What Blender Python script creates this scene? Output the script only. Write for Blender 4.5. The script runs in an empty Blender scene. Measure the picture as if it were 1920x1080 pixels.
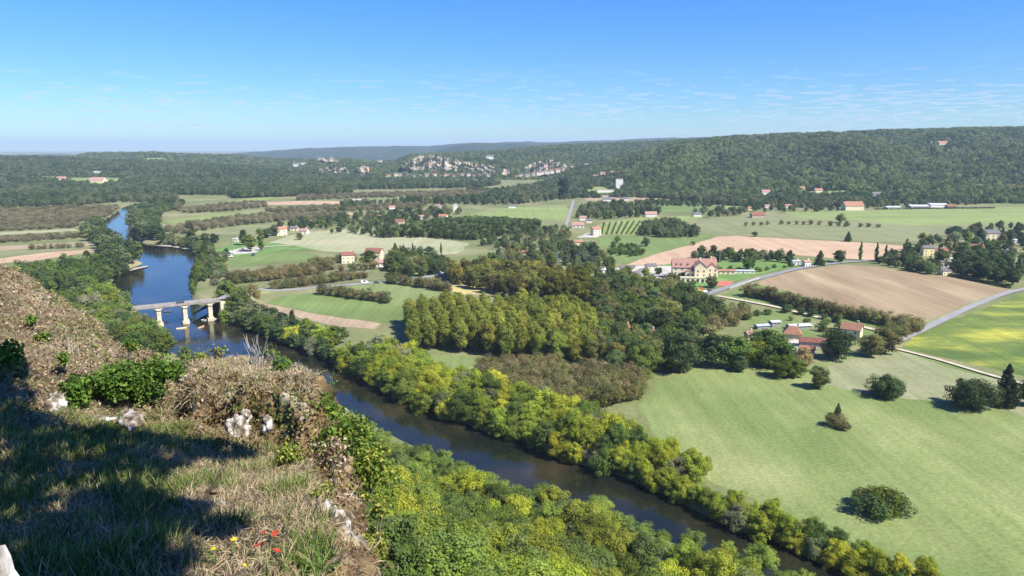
import bpy, bmesh, math, random
import numpy as np
from mathutils import Vector, noise as mnoise, Matrix

# ------------------------------------------------------------------ camera, sky, sun, exposure
R = math.radians
S = bpy.context.scene
COL = S.collection
CAM_Z = 100.0
F = 1387.0                      # focal length in photo pixels (26 mm on 36 mm, 1920 wide)
PITCH = R(10.8)
cd = bpy.data.cameras.new('camera'); cam = bpy.data.objects.new('camera', cd); COL.objects.link(cam)
cam.location = (0, 0, CAM_Z); cam.rotation_euler = (R(90) - PITCH, 0, 0)
cd.lens = 26; cd.sensor_width = 36; cd.clip_start = 0.1; cd.clip_end = 40000
S.camera = cam
SUN_AZ, SUN_EL = R(124), R(48)     # clockwise from the view direction (+Y)
sdir = Vector((math.cos(SUN_EL)*math.sin(SUN_AZ), math.cos(SUN_EL)*math.cos(SUN_AZ), math.sin(SUN_EL)))
sl = bpy.data.lights.new('sun', 'SUN'); sl.energy = 5.0; sl.angle = R(0.5); sl.color = (1, 0.935, 0.83)
so = bpy.data.objects.new('sun', sl); COL.objects.link(so)
so.rotation_euler = sdir.to_track_quat('Z', 'Y').to_euler(); so.location = (60, -60, 200)
W = bpy.data.worlds.new('World'); S.world = W; W.use_nodes = True
nt = W.node_tree; N = nt.nodes; L = nt.links
bg = N['Background']; bg.inputs[1].default_value = 0.088
sky = N.new('ShaderNodeTexSky'); sky.sky_type = 'NISHITA'; sky.sun_disc = False
sky.sun_elevation = SUN_EL; sky.sun_rotation = SUN_AZ
sky.altitude = 300; sky.air_density = 1.0; sky.dust_density = 0.1; sky.ozone_density = 6.0
# small flat cumulus: noise on a level cloud layer seen in perspective
tc = N.new('ShaderNodeTexCoord'); sep = N.new('ShaderNodeSeparateXYZ'); L.new(tc.outputs['Generated'], sep.inputs[0])
def wm(op, a, b=None, c=None):
    m = N.new('ShaderNodeMath'); m.operation = op
    for i, v in enumerate((a, b, c)):
        if v is None: continue
        if isinstance(v, (int, float)): m.inputs[i].default_value = v
        else: L.new(v, m.inputs[i])
    return m.outputs[0]
zc = wm('MAXIMUM', sep.outputs['Z'], 0.004)
zc2 = wm('ADD', zc, 0.03)
cx = wm('DIVIDE', sep.outputs['X'], zc2); cy = wm('DIVIDE', sep.outputs['Y'], zc2)
cmb = N.new('ShaderNodeCombineXYZ'); L.new(cx, cmb.inputs[0]); L.new(cy, cmb.inputs[1])
n1 = N.new('ShaderNodeTexNoise'); n1.inputs['Scale'].default_value = 2.6; n1.inputs['Detail'].default_value = 7; n1.inputs['Roughness'].default_value = 0.6
L.new(cmb.outputs[0], n1.inputs['Vector'])
n2 = N.new('ShaderNodeTexNoise'); n2.inputs['Scale'].default_value = 0.22; n2.inputs['Detail'].default_value = 3
L.new(cmb.outputs[0], n2.inputs['Vector'])
band = N.new('ShaderNodeMapRange'); band.interpolation_type = 'SMOOTHSTEP'
L.new(sep.outputs['Z'], band.inputs[0]); band.inputs[1].default_value = 0.115; band.inputs[2].default_value = 0.04
band.inputs[3].default_value = 0.0; band.inputs[4].default_value = 1.0
dens = wm('ADD', n1.outputs[0], wm('MULTIPLY', wm('SUBTRACT', n2.outputs[0], 0.5), 0.35))
dens = wm('ADD', dens, wm('MULTIPLY', sep.outputs['X'], 0.03))
cl = N.new('ShaderNodeMapRange'); cl.interpolation_type = 'SMOOTHSTEP'; L.new(dens, cl.inputs[0])
cl.inputs[1].default_value = 0.53; cl.inputs[2].default_value = 0.61; cl.inputs[3].default_value = 0; cl.inputs[4].default_value = 0.68
cfac = wm('MULTIPLY', cl.outputs[0], band.outputs[0])
ccr = N.new('ShaderNodeValToRGB'); L.new(dens, ccr.inputs[0])
ccr.color_ramp.elements[0].position = 0.56; ccr.color_ramp.elements[0].color = (5.2, 6.0, 7.4, 1)
ccr.color_ramp.elements[1].position = 0.72; ccr.color_ramp.elements[1].color = (2.6, 3.3, 4.9, 1)
mx = N.new('ShaderNodeMix'); mx.data_type = 'RGBA'
hs = N.new('ShaderNodeHueSaturation'); hs.inputs['Saturation'].default_value = 1.24; hs.inputs['Hue'].default_value = 0.507; L.new(sky.outputs[0], hs.inputs['Color'])
hz_ = N.new('ShaderNodeMapRange'); L.new(sep.outputs['Z'], hz_.inputs[0]); hz_.interpolation_type = 'SMOOTHSTEP'
hz_.inputs[1].default_value = -0.02; hz_.inputs[2].default_value = 0.22; hz_.inputs[3].default_value = 0.60; hz_.inputs[4].default_value = 1.0
hz_.inputs[3].default_value = 0.0
tr_ = ramp0 = N.new('ShaderNodeValToRGB'); L.new(hz_.outputs[0], tr_.inputs[0]); tr_.color_ramp.elements[0].color = (0.56, 0.74, 0.88, 1); tr_.color_ramp.elements[1].color = (0.74, 0.94, 1.16, 1)
sv = N.new('ShaderNodeVectorMath'); sv.operation = 'MULTIPLY'; L.new(hs.outputs[0], sv.inputs[0]); L.new(tr_.outputs[0], sv.inputs[1])
L.new(cfac, mx.inputs['Factor']); L.new(sv.outputs[0], mx.inputs['A']); L.new(ccr.outputs[0], mx.inputs['B'])
L.new(mx.outputs['Result'], bg.inputs[0])
S.view_settings.view_transform = 'Standard'; S.view_settings.look = 'None'
S.view_settings.exposure = 0.86; S.view_settings.gamma = 1
S.render.engine = 'CYCLES'
S.cycles.max_bounces = 5; S.cycles.diffuse_bounces = 2; S.cycles.glossy_bounces = 2
S.cycles.transmission_bounces = 3; S.cycles.volume_bounces = 0; S.cycles.transparent_max_bounces = 6

# ------------------------------------------------------------------ helpers
cp, sp = math.cos(PITCH), math.sin(PITCH)
def ray(px, py):
    x = (px - 960) / F; y = (540 - py) / F
    return Vector((x, cp + y*sp, -sp + y*cp))
def at(px, py, z=0.0):
    r = ray(px, py); t = (z - CAM_Z) / r.z
    return Vector((r.x*t, r.y*t, z))
def at_d(px, py, d):            # point on the ray at horizontal forward distance d
    r = ray(px, py); t = d / r.y
    return Vector((r.x*t, d, CAM_Z + r.z*t))
def to_px(x, y, z):
    dz = z - CAM_Z
    f = y*cp - dz*sp; u = y*sp + dz*cp
    return 960 + F*x/f, 540 - F*u/f
def tag(o, label=None, cat=None, group=None, kind=None):
    if label: o['label'] = label
    if cat: o['category'] = cat
    if group: o['group'] = group
    if kind: o['kind'] = kind
    return o
def newmesh(name, v, f, mats, fm=None, smooth=False):
    me = bpy.data.meshes.new(name)
    if isinstance(v, np.ndarray) and isinstance(f, np.ndarray):
        nv, nf, k = len(v), len(f), f.shape[1]
        me.vertices.add(nv); me.vertices.foreach_set('co', v.astype(np.float32).ravel())
        me.loops.add(nf*k); me.loops.foreach_set('vertex_index', f.astype(np.int32).ravel())
        me.polygons.add(nf); me.polygons.foreach_set('loop_start', np.arange(0, nf*k, k, dtype=np.int32))
        me.polygons.foreach_set('loop_total', np.full(nf, k, np.int32))
        me.update(calc_edges=True)
    else:
        me.from_pydata([tuple(p) for p in v], [], f)
    for m in (mats if isinstance(mats, (list, tuple)) else [mats]): me.materials.append(m)
    if fm is not None: me.polygons.foreach_set('material_index', np.array(fm, np.int32))
    if smooth: me.polygons.foreach_set('use_smooth', np.ones(len(me.polygons), bool))
    me.update()
    return me
def link(name, me, parent=None, loc=None, rz=0.0, sc=None):
    o = bpy.data.objects.new(name, me); COL.objects.link(o)
    if parent: o.parent = parent
    if loc is not None: o.location = loc
    if rz: o.rotation_euler = (0, 0, rz)
    if sc is not None: o.scale = sc if hasattr(sc, '__len__') else (sc, sc, sc)
    return o
def struct(name, me): return tag(link(name, me), kind='structure')
def empty(name, loc, rz=0.0, sc=None):
    return link(name, None, None, loc, rz, sc)
class MB:
    def __init__(s): s.v = []; s.f = []; s.m = []
    def add(s, v, f, m=0):
        b = len(s.v); s.v += [tuple(p) for p in v]; s.f += [tuple(i+b for i in q) for q in f]; s.m += [m]*len(f); return s
    def box(s, c, d, m=0, rz=0.0, taper=1.0):
        x, y, z = d[0]/2, d[1]/2, d[2]/2; co, si = math.cos(rz), math.sin(rz); v = []
        for k in (-1, 1):
            t = taper if k > 0 else 1
            for a, b in ((-1, -1), (1, -1), (1, 1), (-1, 1)):
                X, Y = a*x*t, b*y*t
                v.append((c[0]+X*co-Y*si, c[1]+X*si+Y*co, c[2]+k*z))
        return s.add(v, [(3, 2, 1, 0), (4, 5, 6, 7), (0, 1, 5, 4), (1, 2, 6, 5), (2, 3, 7, 6), (3, 0, 4, 7)], m)
    def tube(s, pts, rad, n=6, m=0):
        b = []; prev = None
        for i, p in enumerate(pts):
            p = Vector(p); q = Vector(pts[min(i+1, len(pts)-1)]); o = Vector(pts[max(i-1, 0)])
            t = (q-o).normalized(); a = t.cross(Vector((0.3, 1, 0.1))).normalized(); c = t.cross(a)
            for k in range(n):
                th = 2*math.pi*k/n; b.append(p + (a*math.cos(th)+c*math.sin(th))*rad[i])
        f = []
        for i in range(len(pts)-1):
            for k in range(n):
                f.append((i*n+k, i*n+(k+1) % n, (i+1)*n+(k+1) % n, (i+1)*n+k))
        f.append(tuple(range(n-1, -1, -1))); f.append(tuple((len(pts)-1)*n+k for k in range(n)))
        return s.add(b, f, m)
    def mesh(s, name, mats, smooth=False): return newmesh(name, s.v, s.f, mats, s.m, smooth)
    def obj(s, name, mats, parent=None, loc=None, rz=0.0, smooth=False):
        return link(name, s.mesh(name, mats, smooth), parent, loc, rz)

# ------------------------------------------------------------------ materials
def mat_base(name):
    m = bpy.data.materials.new(name); m.use_nodes = True
    return m, m.node_tree.nodes, m.node_tree.links
def rgba(c): return (c[0], c[1], c[2], 1)
def ramp(N_, stops):
    r = N_.new('ShaderNodeValToRGB'); e = r.color_ramp.elements
    while len(e) < len(stops): e.new(0.5)
    for i, (p, c) in enumerate(stops): e[i].position = p; e[i].color = rgba(c)
    return r
def mat_noise(name, stops, scale=0.05, detail=6, rough=0.9, scale2=None, amt2=0.35, stretch=None, rot=0.0, bump=0.0, bscale=None, spec=0.2, rnd=False, streak=0.0, srot=0.0, sscale=0.6):
    m, n, l = mat_base(name); b = n['Principled BSDF']
    b.inputs['Roughness'].default_value = rough; b.inputs['Specular IOR Level'].default_value = spec
    t = n.new('ShaderNodeTexCoord'); mp = n.new('ShaderNodeMapping'); l.new(t.outputs['Object'], mp.inputs[0])
    mp.inputs['Rotation'].default_value = (0, 0, rot)
    if stretch: mp.inputs['Scale'].default_value = stretch
    a = n.new('ShaderNodeTexNoise'); a.inputs['Scale'].default_value = scale; a.inputs['Detail'].default_value = detail; a.inputs['Roughness'].default_value = 0.62
    l.new(mp.outputs[0], a.inputs['Vector'])
    r = ramp(n, stops); l.new(a.outputs[0], r.inputs[0]); out = r.outputs[0]
    if scale2:
        c = n.new('ShaderNodeTexNoise'); c.inputs['Scale'].default_value = scale2; c.inputs['Detail'].default_value = 5; l.new(t.outputs['Object'], c.inputs['Vector'])
        mr = n.new('ShaderNodeMapRange'); l.new(c.outputs[0], mr.inputs[0]); mr.inputs[1].default_value = 0.3; mr.inputs[2].default_value = 0.7
        mr.inputs[3].default_value = 1-amt2; mr.inputs[4].default_value = 1+amt2
        mm = n.new('ShaderNodeVectorMath'); mm.operation = 'SCALE'; l.new(out, mm.inputs[0]); l.new(mr.outputs[0], mm.inputs['Scale']); out = mm.outputs[0]
    if streak:
        for kk, (ss, aa) in enumerate(((sscale, streak), (sscale*0.22, streak*0.8))):
            m3 = n.new('ShaderNodeMapping'); l.new(t.outputs['Object'], m3.inputs[0]); m3.inputs['Rotation'].default_value = (0, 0, srot+kk*0.35); m3.inputs['Scale'].default_value = (1, 0.035, 1)
            c = n.new('ShaderNodeTexNoise'); c.inputs['Scale'].default_value = ss; c.inputs['Detail'].default_value = 3; l.new(m3.outputs[0], c.inputs['Vector'])
            mr = n.new('ShaderNodeMapRange'); l.new(c.outputs[0], mr.inputs[0]); mr.inputs[1].default_value = 0.35; mr.inputs[2].default_value = 0.65; mr.inputs[3].default_value = 1-aa; mr.inputs[4].default_value = 1+aa
            mm = n.new('ShaderNodeVectorMath'); mm.operation = 'SCALE'; l.new(out, mm.inputs[0]); l.new(mr.outputs[0], mm.inputs['Scale']); out = mm.outputs[0]
    l.new(out, b.inputs['Base Color'])
    if bump:
        c = n.new('ShaderNodeTexNoise'); c.inputs['Scale'].default_value = bscale or scale*6; c.inputs['Detail'].default_value = 6; l.new(t.outputs['Object'], c.inputs['Vector'])
        bp = n.new('ShaderNodeBump'); bp.inputs['Strength'].default_value = 1; bp.inputs['Distance'].default_value = bump
        l.new(c.outputs[0], bp.inputs['Height']); l.new(bp.outputs[0], b.inputs['Normal'])
    return m
def mat_leaf(name, color=None, trans=0.42, nscale=0.35, warm=(1.16, 1.15, 0.78), cool=(0.66, 0.76, 0.84), rv=0.28):
    m, n, l = mat_base(name); n.remove(n['Principled BSDF']); out = n['Material Output']
    oi = n.new('ShaderNodeObjectInfo')
    if color is None: base = oi.outputs['Color']
    else:
        nl = n.new('ShaderNodeTexNoise'); nl.inputs['Scale'].default_value = 0.006; nl.inputs['Detail'].default_value = 4; l.new(oi.outputs['Location'], nl.inputs['Vector'])
        q1 = n.new('ShaderNodeMapRange'); l.new(nl.outputs[0], q1.inputs[0]); q1.inputs[1].default_value = 0.33; q1.inputs[2].default_value = 0.67; q1.inputs[3].default_value = -0.35; q1.inputs[4].default_value = 0.35
        q2 = n.new('ShaderNodeMath'); l.new(oi.outputs['Random'], q2.inputs[0]); l.new(q1.outputs[0], q2.inputs[1]); q2.use_clamp = True
        rr = ramp(n, [(0.0, color[0]), (0.5, color[1]), (1.0, color[2])]); l.new(q2.outputs[0], rr.inputs[0]); base = rr.outputs[0]
    t = n.new('ShaderNodeTexCoord')
    a = n.new('ShaderNodeTexNoise'); a.inputs['Scale'].default_value = nscale; a.inputs['Detail'].default_value = 4; l.new(t.outputs['Object'], a.inputs['Vector'])
    r = ramp(n, [(0.36, cool), (0.5, (1, 1, 1)), (0.66, warm)]); l.new(a.outputs[0], r.inputs[0])
    mm = n.new('ShaderNodeVectorMath'); mm.operation = 'MULTIPLY'; l.new(base, mm.inputs[0]); l.new(r.outputs[0], mm.inputs[1])
    mr = n.new('ShaderNodeMapRange'); l.new(oi.outputs['Random'], mr.inputs[0]); mr.inputs[3].default_value = 1-rv; mr.inputs[4].default_value = 1+rv
    sc = n.new('ShaderNodeVectorMath'); sc.operation = 'SCALE'; l.new(mm.outputs[0], sc.inputs[0]); l.new(mr.outputs[0], sc.inputs['Scale'])
    d = n.new('ShaderNodeBsdfDiffuse'); l.new(sc.outputs[0], d.inputs[0])
    tr = n.new('ShaderNodeBsdfTranslucent'); l.new(sc.outputs[0], tr.inputs[0])
    mi = n.new('ShaderNodeMixShader'); mi.inputs[0].default_value = trans
    l.new(d.outputs[0], mi.inputs[1]); l.new(tr.outputs[0], mi.inputs[2]); l.new(mi.outputs[0], out.inputs[0])
    return m
def mat_tint(name, trans=0.25, rough=0.8):      # colour comes from the per-blade attribute
    m, n, l = mat_base(name); n.remove(n['Principled BSDF']); out = n['Material Output']
    a = n.new('ShaderNodeAttribute'); a.attribute_name = 'tint'
    d = n.new('ShaderNodeBsdfDiffuse'); l.new(a.outputs['Color'], d.inputs[0])
    tr = n.new('ShaderNodeBsdfTranslucent'); l.new(a.outputs['Color'], tr.inputs[0])
    mi = n.new('ShaderNodeMixShader'); mi.inputs[0].default_value = trans
    l.new(d.outputs[0], mi.inputs[1]); l.new(tr.outputs[0], mi.inputs[2]); l.new(mi.outputs[0], out.inputs[0])
    return m
def flat(name, c, var=0.18, scale=0.8, rough=0.85, bump=0.0, spec=0.2):
    return mat_noise(name, [(0.3, tuple(x*(1-var) for x in c)), (0.7, tuple(x*(1+var) for x in c))], scale=scale, rough=rough, bump=bump, spec=spec)

M = {}
M['leaf'] = mat_leaf('leaf')
M['bark'] = flat('bark', (0.16, 0.135, 0.105), 0.35, 2.0)
M['barkpale'] = flat('bark_pale', (0.36, 0.33, 0.28), 0.3, 2.0)
M['wall_cream'] = flat('wall_cream', (0.72, 0.64, 0.44), 0.10, 0.4)
M['wall_white'] = flat('wall_white', (0.74, 0.71, 0.64), 0.10, 0.4)
M['wall_stone'] = flat('wall_stone', (0.50, 0.42, 0.30), 0.22, 0.8)
M['wall_yellow'] = flat('wall_yellow', (0.75, 0.63, 0.32), 0.1, 0.4)
M['wall_grey'] = flat('wall_grey', (0.26, 0.25, 0.25), 0.3, 0.7)
def mat_roof(name, c, dark):
    m = mat_noise(name, [(0.25, tuple(x*dark for x in c)), (0.6, c), (0.85, (c[0]*1.15, c[1]*1.25, c[2]*1.3))], scale=0.9, detail=8, rough=0.9, scale2=7, amt2=0.3)
    n, l = m.node_tree.nodes, m.node_tree.links
    w = n.new('ShaderNodeTexWave'); w.bands_direction = 'X'; w.inputs['Scale'].default_value = 4.0; w.inputs['Distortion'].default_value = 0.6
    t = n.new('ShaderNodeTexCoord'); l.new(t.outputs['Object'], w.inputs['Vector'])
    bp = n.new('ShaderNodeBump'); bp.inputs['Distance'].default_value = 0.05; l.new(w.outputs[0], bp.inputs['Height']); l.new(bp.outputs[0], n['Principled BSDF'].inputs['Normal'])
    return m
M['roof_orange'] = mat_roof('roof_orange', (0.40, 0.205, 0.135), 0.7)
M['roof_pink'] = mat_roof('roof_pink', (0.42, 0.245, 0.195), 0.75)
M['roof_brown'] = mat_roof('roof_brown', (0.27, 0.12, 0.085), 0.7)
M['roof_slate'] = mat_roof('roof_slate', (0.17, 0.16, 0.165), 0.75)
M['roof_metal'] = flat('roof_metal', (0.50, 0.51, 0.53), 0.15, 0.3, rough=0.5)
M['roof_blue'] = flat('roof_blue', (0.38, 0.44, 0.56), 0.12, 0.3, rough=0.5)
M['glass'] = flat('window_glass', (0.035, 0.042, 0.05), 0.2, 1, rough=0.2, spec=0.5)
M['shutter'] = flat('shutter', (0.28, 0.22, 0.17), 0.2, 1)
M['darkvoid'] = flat('opening_shade_and_tyre', (0.05, 0.045, 0.04), 0.2, 1)  # shade inside openings put into the colour; also the black of tyres
M['asphalt'] = flat('asphalt', (0.23, 0.235, 0.245), 0.12, 0.12)
M['asphalt_old'] = flat('asphalt_old', (0.27, 0.265, 0.26), 0.12, 0.12)
M['dirt'] = flat('dirt_track', (0.50, 0.44, 0.33), 0.18, 0.3)
M['gravel'] = flat('gravel', (0.42, 0.38, 0.30), 0.2, 0.9, bump=0.2)
M['court'] = flat('court_red', (0.44, 0.15, 0.10), 0.08, 0.2)
M['concrete'] = mat_noise('bridge_stone', [(0.3, (0.42, 0.36, 0.25)), (0.55, (0.66, 0.58, 0.41)), (0.8, (0.74, 0.68, 0.52))], scale=0.45, detail=8, scale2=3, amt2=0.2)
M['deckstone'] = mat_noise('bridge_deck', [(0.35, (0.24, 0.22, 0.19)), (0.65, (0.36, 0.33, 0.28))], scale=0.5, detail=8)
M['steel'] = flat('galvanised_steel', (0.42, 0.43, 0.43), 0.1, 2, rough=0.5)

# water
m, n, l = mat_base('river_water'); M['water'] = m; b = n['Principled BSDF']
t = n.new('ShaderNodeTexCoord'); mp = n.new('ShaderNodeMapping'); l.new(t.outputs['Object'], mp.inputs[0])
a = n.new('ShaderNodeTexNoise'); a.inputs['Scale'].default_value = 0.035; a.inputs['Detail'].default_value = 6; l.new(mp.outputs[0], a.inputs['Vector'])
r_ = ramp(n, [(0.38, (0.008, 0.011, 0.008)), (0.55, (0.020, 0.020, 0.011)), (0.7, (0.045, 0.036, 0.018))]); l.new(a.outputs[0], r_.inputs[0]); l.new(r_.outputs[0], b.inputs['Base Color'])
b.inputs['Roughness'].default_value = 0.06; b.inputs['IOR'].default_value = 1.36; b.inputs['Specular IOR Level'].default_value = 0.6
w1 = n.new('ShaderNodeTexNoise'); w1.inputs['Scale'].default_value = 0.5; w1.inputs['Detail'].default_value = 5; l.new(mp.outputs[0], w1.inputs['Vector'])
w2 = n.new('ShaderNodeTexNoise'); w2.inputs['Scale'].default_value = 0.022; w2.inputs['Detail'].default_value = 4
mp2 = n.new('ShaderNodeMapping'); mp2.inputs['Scale'].default_value = (1, 2.2, 1); l.new(t.outputs['Object'], mp2.inputs[0]); l.new(mp2.outputs[0], w2.inputs['Vector'])
mr = n.new('ShaderNodeMapRange'); mr.inputs[1].default_value = 0.42; mr.inputs[2].default_value = 0.66; mr.inputs[3].default_value = 0.02; mr.inputs[4].default_value = 0.10; l.new(w2.outputs[0], mr.inputs[0])
bp = n.new('ShaderNodeBump'); bp.inputs['Strength'].default_value = 1; l.new(w1.outputs[0], bp.inputs['Height']); l.new(mr.outputs[0], bp.inputs['Distance']); l.new(bp.outputs[0], b.inputs['Normal'])

# ------------------------------------------------------------------ terrain: valley floor, river channel, near hillside
WZ = -2.5
RB = [(262, 386), (246, 400), (246, 436), (268, 456), (300, 458), (345, 464), (380, 474), (377, 500), (363, 535), (357, 556), (372, 572), (410, 580), (430, 596), (470, 618), (510, 634), (560, 652),
      (600, 668), (640, 690), (700, 722), (753, 750), (853, 786), (917, 812), (975, 822), (1017, 836), (1040, 858), (1140, 884), (1200, 908), (1273, 940), (1353, 984), (1420, 1004), (1480, 1026), (1613, 1080), (1800, 1160), (2100, 1290)]
LB = [(236, 386), (212, 402), (190, 418), (192, 436), (215, 458), (232, 474), (268, 494), (238, 505), (208, 530), (200, 548), (220, 575), (250, 612), (300, 650), (400, 700), (500, 722), (560, 732),
      (620, 750), (680, 786), (760, 830), (850, 872), (950, 912), (1080, 962), (1200, 1000), (1350, 1050), (1500, 1105), (1700, 1180), (2000, 1310)]
RBw = np.array([at(p, q, WZ)[:2] for p, q in RB]); LBw = np.array([at(p, q, WZ)[:2] for p, q in LB])
RP = np.vstack([RBw, LBw[::-1]])
def inpoly(x, y, P):
    x = np.asarray(x, float); y = np.asarray(y, float); ins = np.zeros(x.shape, bool)
    for i in range(len(P)):
        x1, y1 = P[i-1]; x2, y2 = P[i]
        c = ((y1 > y) != (y2 > y))
        with np.errstate(divide='ignore', invalid='ignore'):
            ins ^= c & (x < (x2-x1)*(y-y1)/((y2-y1) if y2 != y1 else 1e-9)+x1)
    return ins
def polydist(x, y, P, closed=True):
    x = np.asarray(x, float); y = np.asarray(y, float); d = np.full(x.shape, 1e9)
    for i in range(0 if closed else 1, len(P)):
        x1, y1 = P[i-1]; x2, y2 = P[i]; dx, dy = x2-x1, y2-y1; q = dx*dx+dy*dy+1e-9
        t = np.clip(((x-x1)*dx+(y-y1)*dy)/q, 0, 1)
        d = np.minimum(d, np.hypot(x-x1-t*dx, y-y1-t*dy))
    return d
def river_sd(x, y):             # negative inside the river
    x = np.asarray(x, float); y = np.asarray(y, float); out = np.full(x.shape, 200.0)
    k = (y < 1700) & (np.abs(x) < 900) & (y > 20)
    if k.any():
        d = polydist(x[k], y[k], RP); out[k] = np.where(inpoly(x[k], y[k], RP), -d, d)
    return out
def smooth(a, b, x): t = np.clip((x-a)/(b-a), 0, 1); return t*t*(3-2*t)
RFX = [-2.2, -0.9, -0.48, -0.25, -0.115, 0.03, 0.173, 0.46, 1.2, 3]
RFY = [400, 345, 285, 235, 190, 165, 146, 128, 115, 110]
def gz(x, y):
    x = np.atleast_1d(np.asarray(x, float)); y = np.atleast_1d(np.asarray(y, float))
    r = np.hypot(x, y); tz = np.where(y > 0.1, x/np.maximum(y, 0.1), np.sign(x)*3); Rf = np.interp(tz, RFX, RFY)
    Rf = np.where(y <= 0.1, np.where(x < 0, 400, 110), Rf)
    s = np.clip((r-14)/(Rf-14), 0, 1)
    hill = 74*(1-s)**1.15
    sd = river_sd(x, y)
    hill = hill*smooth(-2, 22, sd)
    z = np.maximum(hill, 0)
    ch = smooth(4.5, -4.5, sd)
    z = z - 5.2*ch
    back = smooth(2, -14, y)
    return z*(1-back)+np.maximum(z, 90)*back
def gz1(x, y): return float(gz([x], [y])[0])

az = np.concatenate([np.linspace(R(-180), R(-66), 40)[:-1], np.linspace(R(-66), R(60), 640), np.linspace(R(60), R(180), 40)[1:]])
rr = np.concatenate([np.linspace(6, 120, 50)[:-1], np.exp(np.linspace(math.log(120), math.log(1100), 380))[:-1], np.exp(np.linspace(math.log(1100), math.log(20000), 60))])
A_, R__ = np.meshgrid(az, rr, indexing='ij')
X, Y = (R__*np.sin(A_)).ravel(), (R__*np.cos(A_)).ravel(); Z = gz(X, Y)
na, nr = len(az), len(rr); I = np.arange(na*nr).reshape(na, nr)
fc = np.stack([I[:-1, :-1].ravel(), I[:-1, 1:].ravel(), I[1:, 1:].ravel(), I[1:, :-1].ravel()], 1)[:, ::-1]
M['ground'] = mat_noise('valley_grass', [(0.30, (0.115, 0.145, 0.050)), (0.46, (0.16, 0.18, 0.07)), (0.58, (0.215, 0.215, 0.10)), (0.70, (0.29, 0.26, 0.15))], scale=0.013, detail=9, scale2=0.4, amt2=0.16)
gme = newmesh('ground', np.stack([X, Y, Z], 1), fc[:, ::-1] if False else fc, M['ground'], smooth=True)
struct('ground', gme)

# the river's water
def offset_line(P, off):
    out = []
    for i in range(len(P)):
        a_, b_ = P[max(i-1, 0)], P[min(i+1, len(P)-1)]; d = b_-a_; d = d/np.hypot(*d)
        out.append(P[i]+np.array([d[1], -d[0]])*off)
    return out
wl = offset_line(RBw, -8.0); wr = offset_line(LBw, 8.0)
def resample(P, n):
    P = np.array(P); s = np.concatenate([[0], np.cumsum(np.hypot(*np.diff(P, axis=0).T))]); t = np.linspace(0, s[-1], n)
    return np.stack([np.interp(t, s, P[:, 0]), np.interp(t, s, P[:, 1])], 1)
pts = [(*p, WZ) for p in wl] + [(*p, WZ) for p in wr[::-1]]
def ngon(name, pts, mat):
    bm = bmesh.new(); vs = [bm.verts.new(p) for p in pts]; f = bm.faces.new(vs)
    bmesh.ops.triangulate(bm, faces=[f]); bm.normal_update()
    for q in bm.faces:
        if q.normal.z < 0: q.normal_flip()
    me = bpy.data.meshes.new(name); bm.to_mesh(me); bm.free(); me.materials.append(mat); return me
# one flat sheet a little wider than the channel
struct('river', ngon('river', pts, M['water']))

# fields, lying as thin sheets on the flat valley floor
LV = [0.02]
def field(name, mat, px, jit=1.2, z=None):
    P = [at(p, q)[:2] for p, q in px]; P = np.array(P); rng = random.Random(len(px)*7+int(px[0][0]))
    out = []
    for i in range(len(P)):
        a_, b_ = P[i-1], P[i]; ln = np.hypot(*(b_-a_)); k = max(1, int(ln/12))
        for j in range(k):
            t = j/k; c = a_+(b_-a_)*t; out.append((c[0]+rng.uniform(-jit, jit), c[1]+rng.uniform(-jit, jit)))
    LV[0] += 0.006
    return struct(name, ngon(name, [(x, y, LV[0] if z is None else z) for x, y in out], mat))
FM = {}
def fmat(key, stops, scale=0.03, stretch=None, rot=0.0, scale2=0.6, amt2=0.16, streak=0.09, srot=0.4, sscale=0.5):
    FM[key] = mat_noise(key, stops, scale=scale, detail=9, stretch=stretch, rot=rot, scale2=scale2, amt2=amt2, streak=streak, srot=srot, sscale=sscale)
def shades(c, a=0.85, b=1.15): return [(0.3, tuple(x*a for x in c)), (0.5, c), (0.7, tuple(min(1, x*b) for x in c))]
fmat('mown_grass', [(0.28, (0.120, 0.175, 0.050)), (0.44, (0.150, 0.200, 0.062)), (0.56, (0.205, 0.245, 0.088)), (0.72, (0.31, 0.32, 0.145))], 0.018, (1, 0.6, 1), R(-28), 0.8, 0.22, 0.07, R(-32), 0.30)
fmat('mown_grass_b', [(0.3, (0.14, 0.195, 0.062)), (0.55, (0.19, 0.23, 0.085)), (0.75, (0.25, 0.27, 0.12))], 0.02, (1, 0.2, 1), R(20))
fmat('dry_meadow', [(0.3, (0.17, 0.20, 0.085)), (0.55, (0.25, 0.26, 0.14)), (0.75, (0.32, 0.29, 0.18))], 0.03, (0.4, 1, 1), R(-20))
fmat('pale_meadow', [(0.3, (0.22, 0.27, 0.125)), (0.5, (0.31, 0.32, 0.18)), (0.72, (0.40, 0.36, 0.23))], 0.012, (0.35, 1, 1), R(-5))
fmat('stubble', [(0.3, (0.23, 0.165, 0.095)), (0.5, (0.29, 0.22, 0.13)), (0.68, (0.38, 0.30, 0.18))], 0.035, (1, 0.22, 1), R(66), 1.0, 0.16, 0.07, R(66), 0.3)
fmat('ploughed', shades((0.44, 0.31, 0.20), 0.9, 1.1), 0.03, (0.3, 1, 1), 0)
fmat('brown_field', shades((0.34, 0.26, 0.17)), 0.04)
fmat('straw', [(0.3, (0.34, 0.28, 0.12)), (0.6, (0.48, 0.40, 0.17))], 0.06)
fmat('olive_field', shades((0.20, 0.215, 0.10)), 0.02, (0.25, 1, 1))
fmat('lime_field', shades((0.21, 0.26, 0.085)), 0.02, (0.25, 1, 1))
fmat('green_field', shades((0.145, 0.20, 0.062)), 0.02, (0.25, 1, 1))
fmat('orchard_floor', shades((0.17, 0.18, 0.085)), 0.02, (0.25, 1, 1))
fmat('lawn', shades((0.13, 0.22, 0.06)), 0.05)
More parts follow.
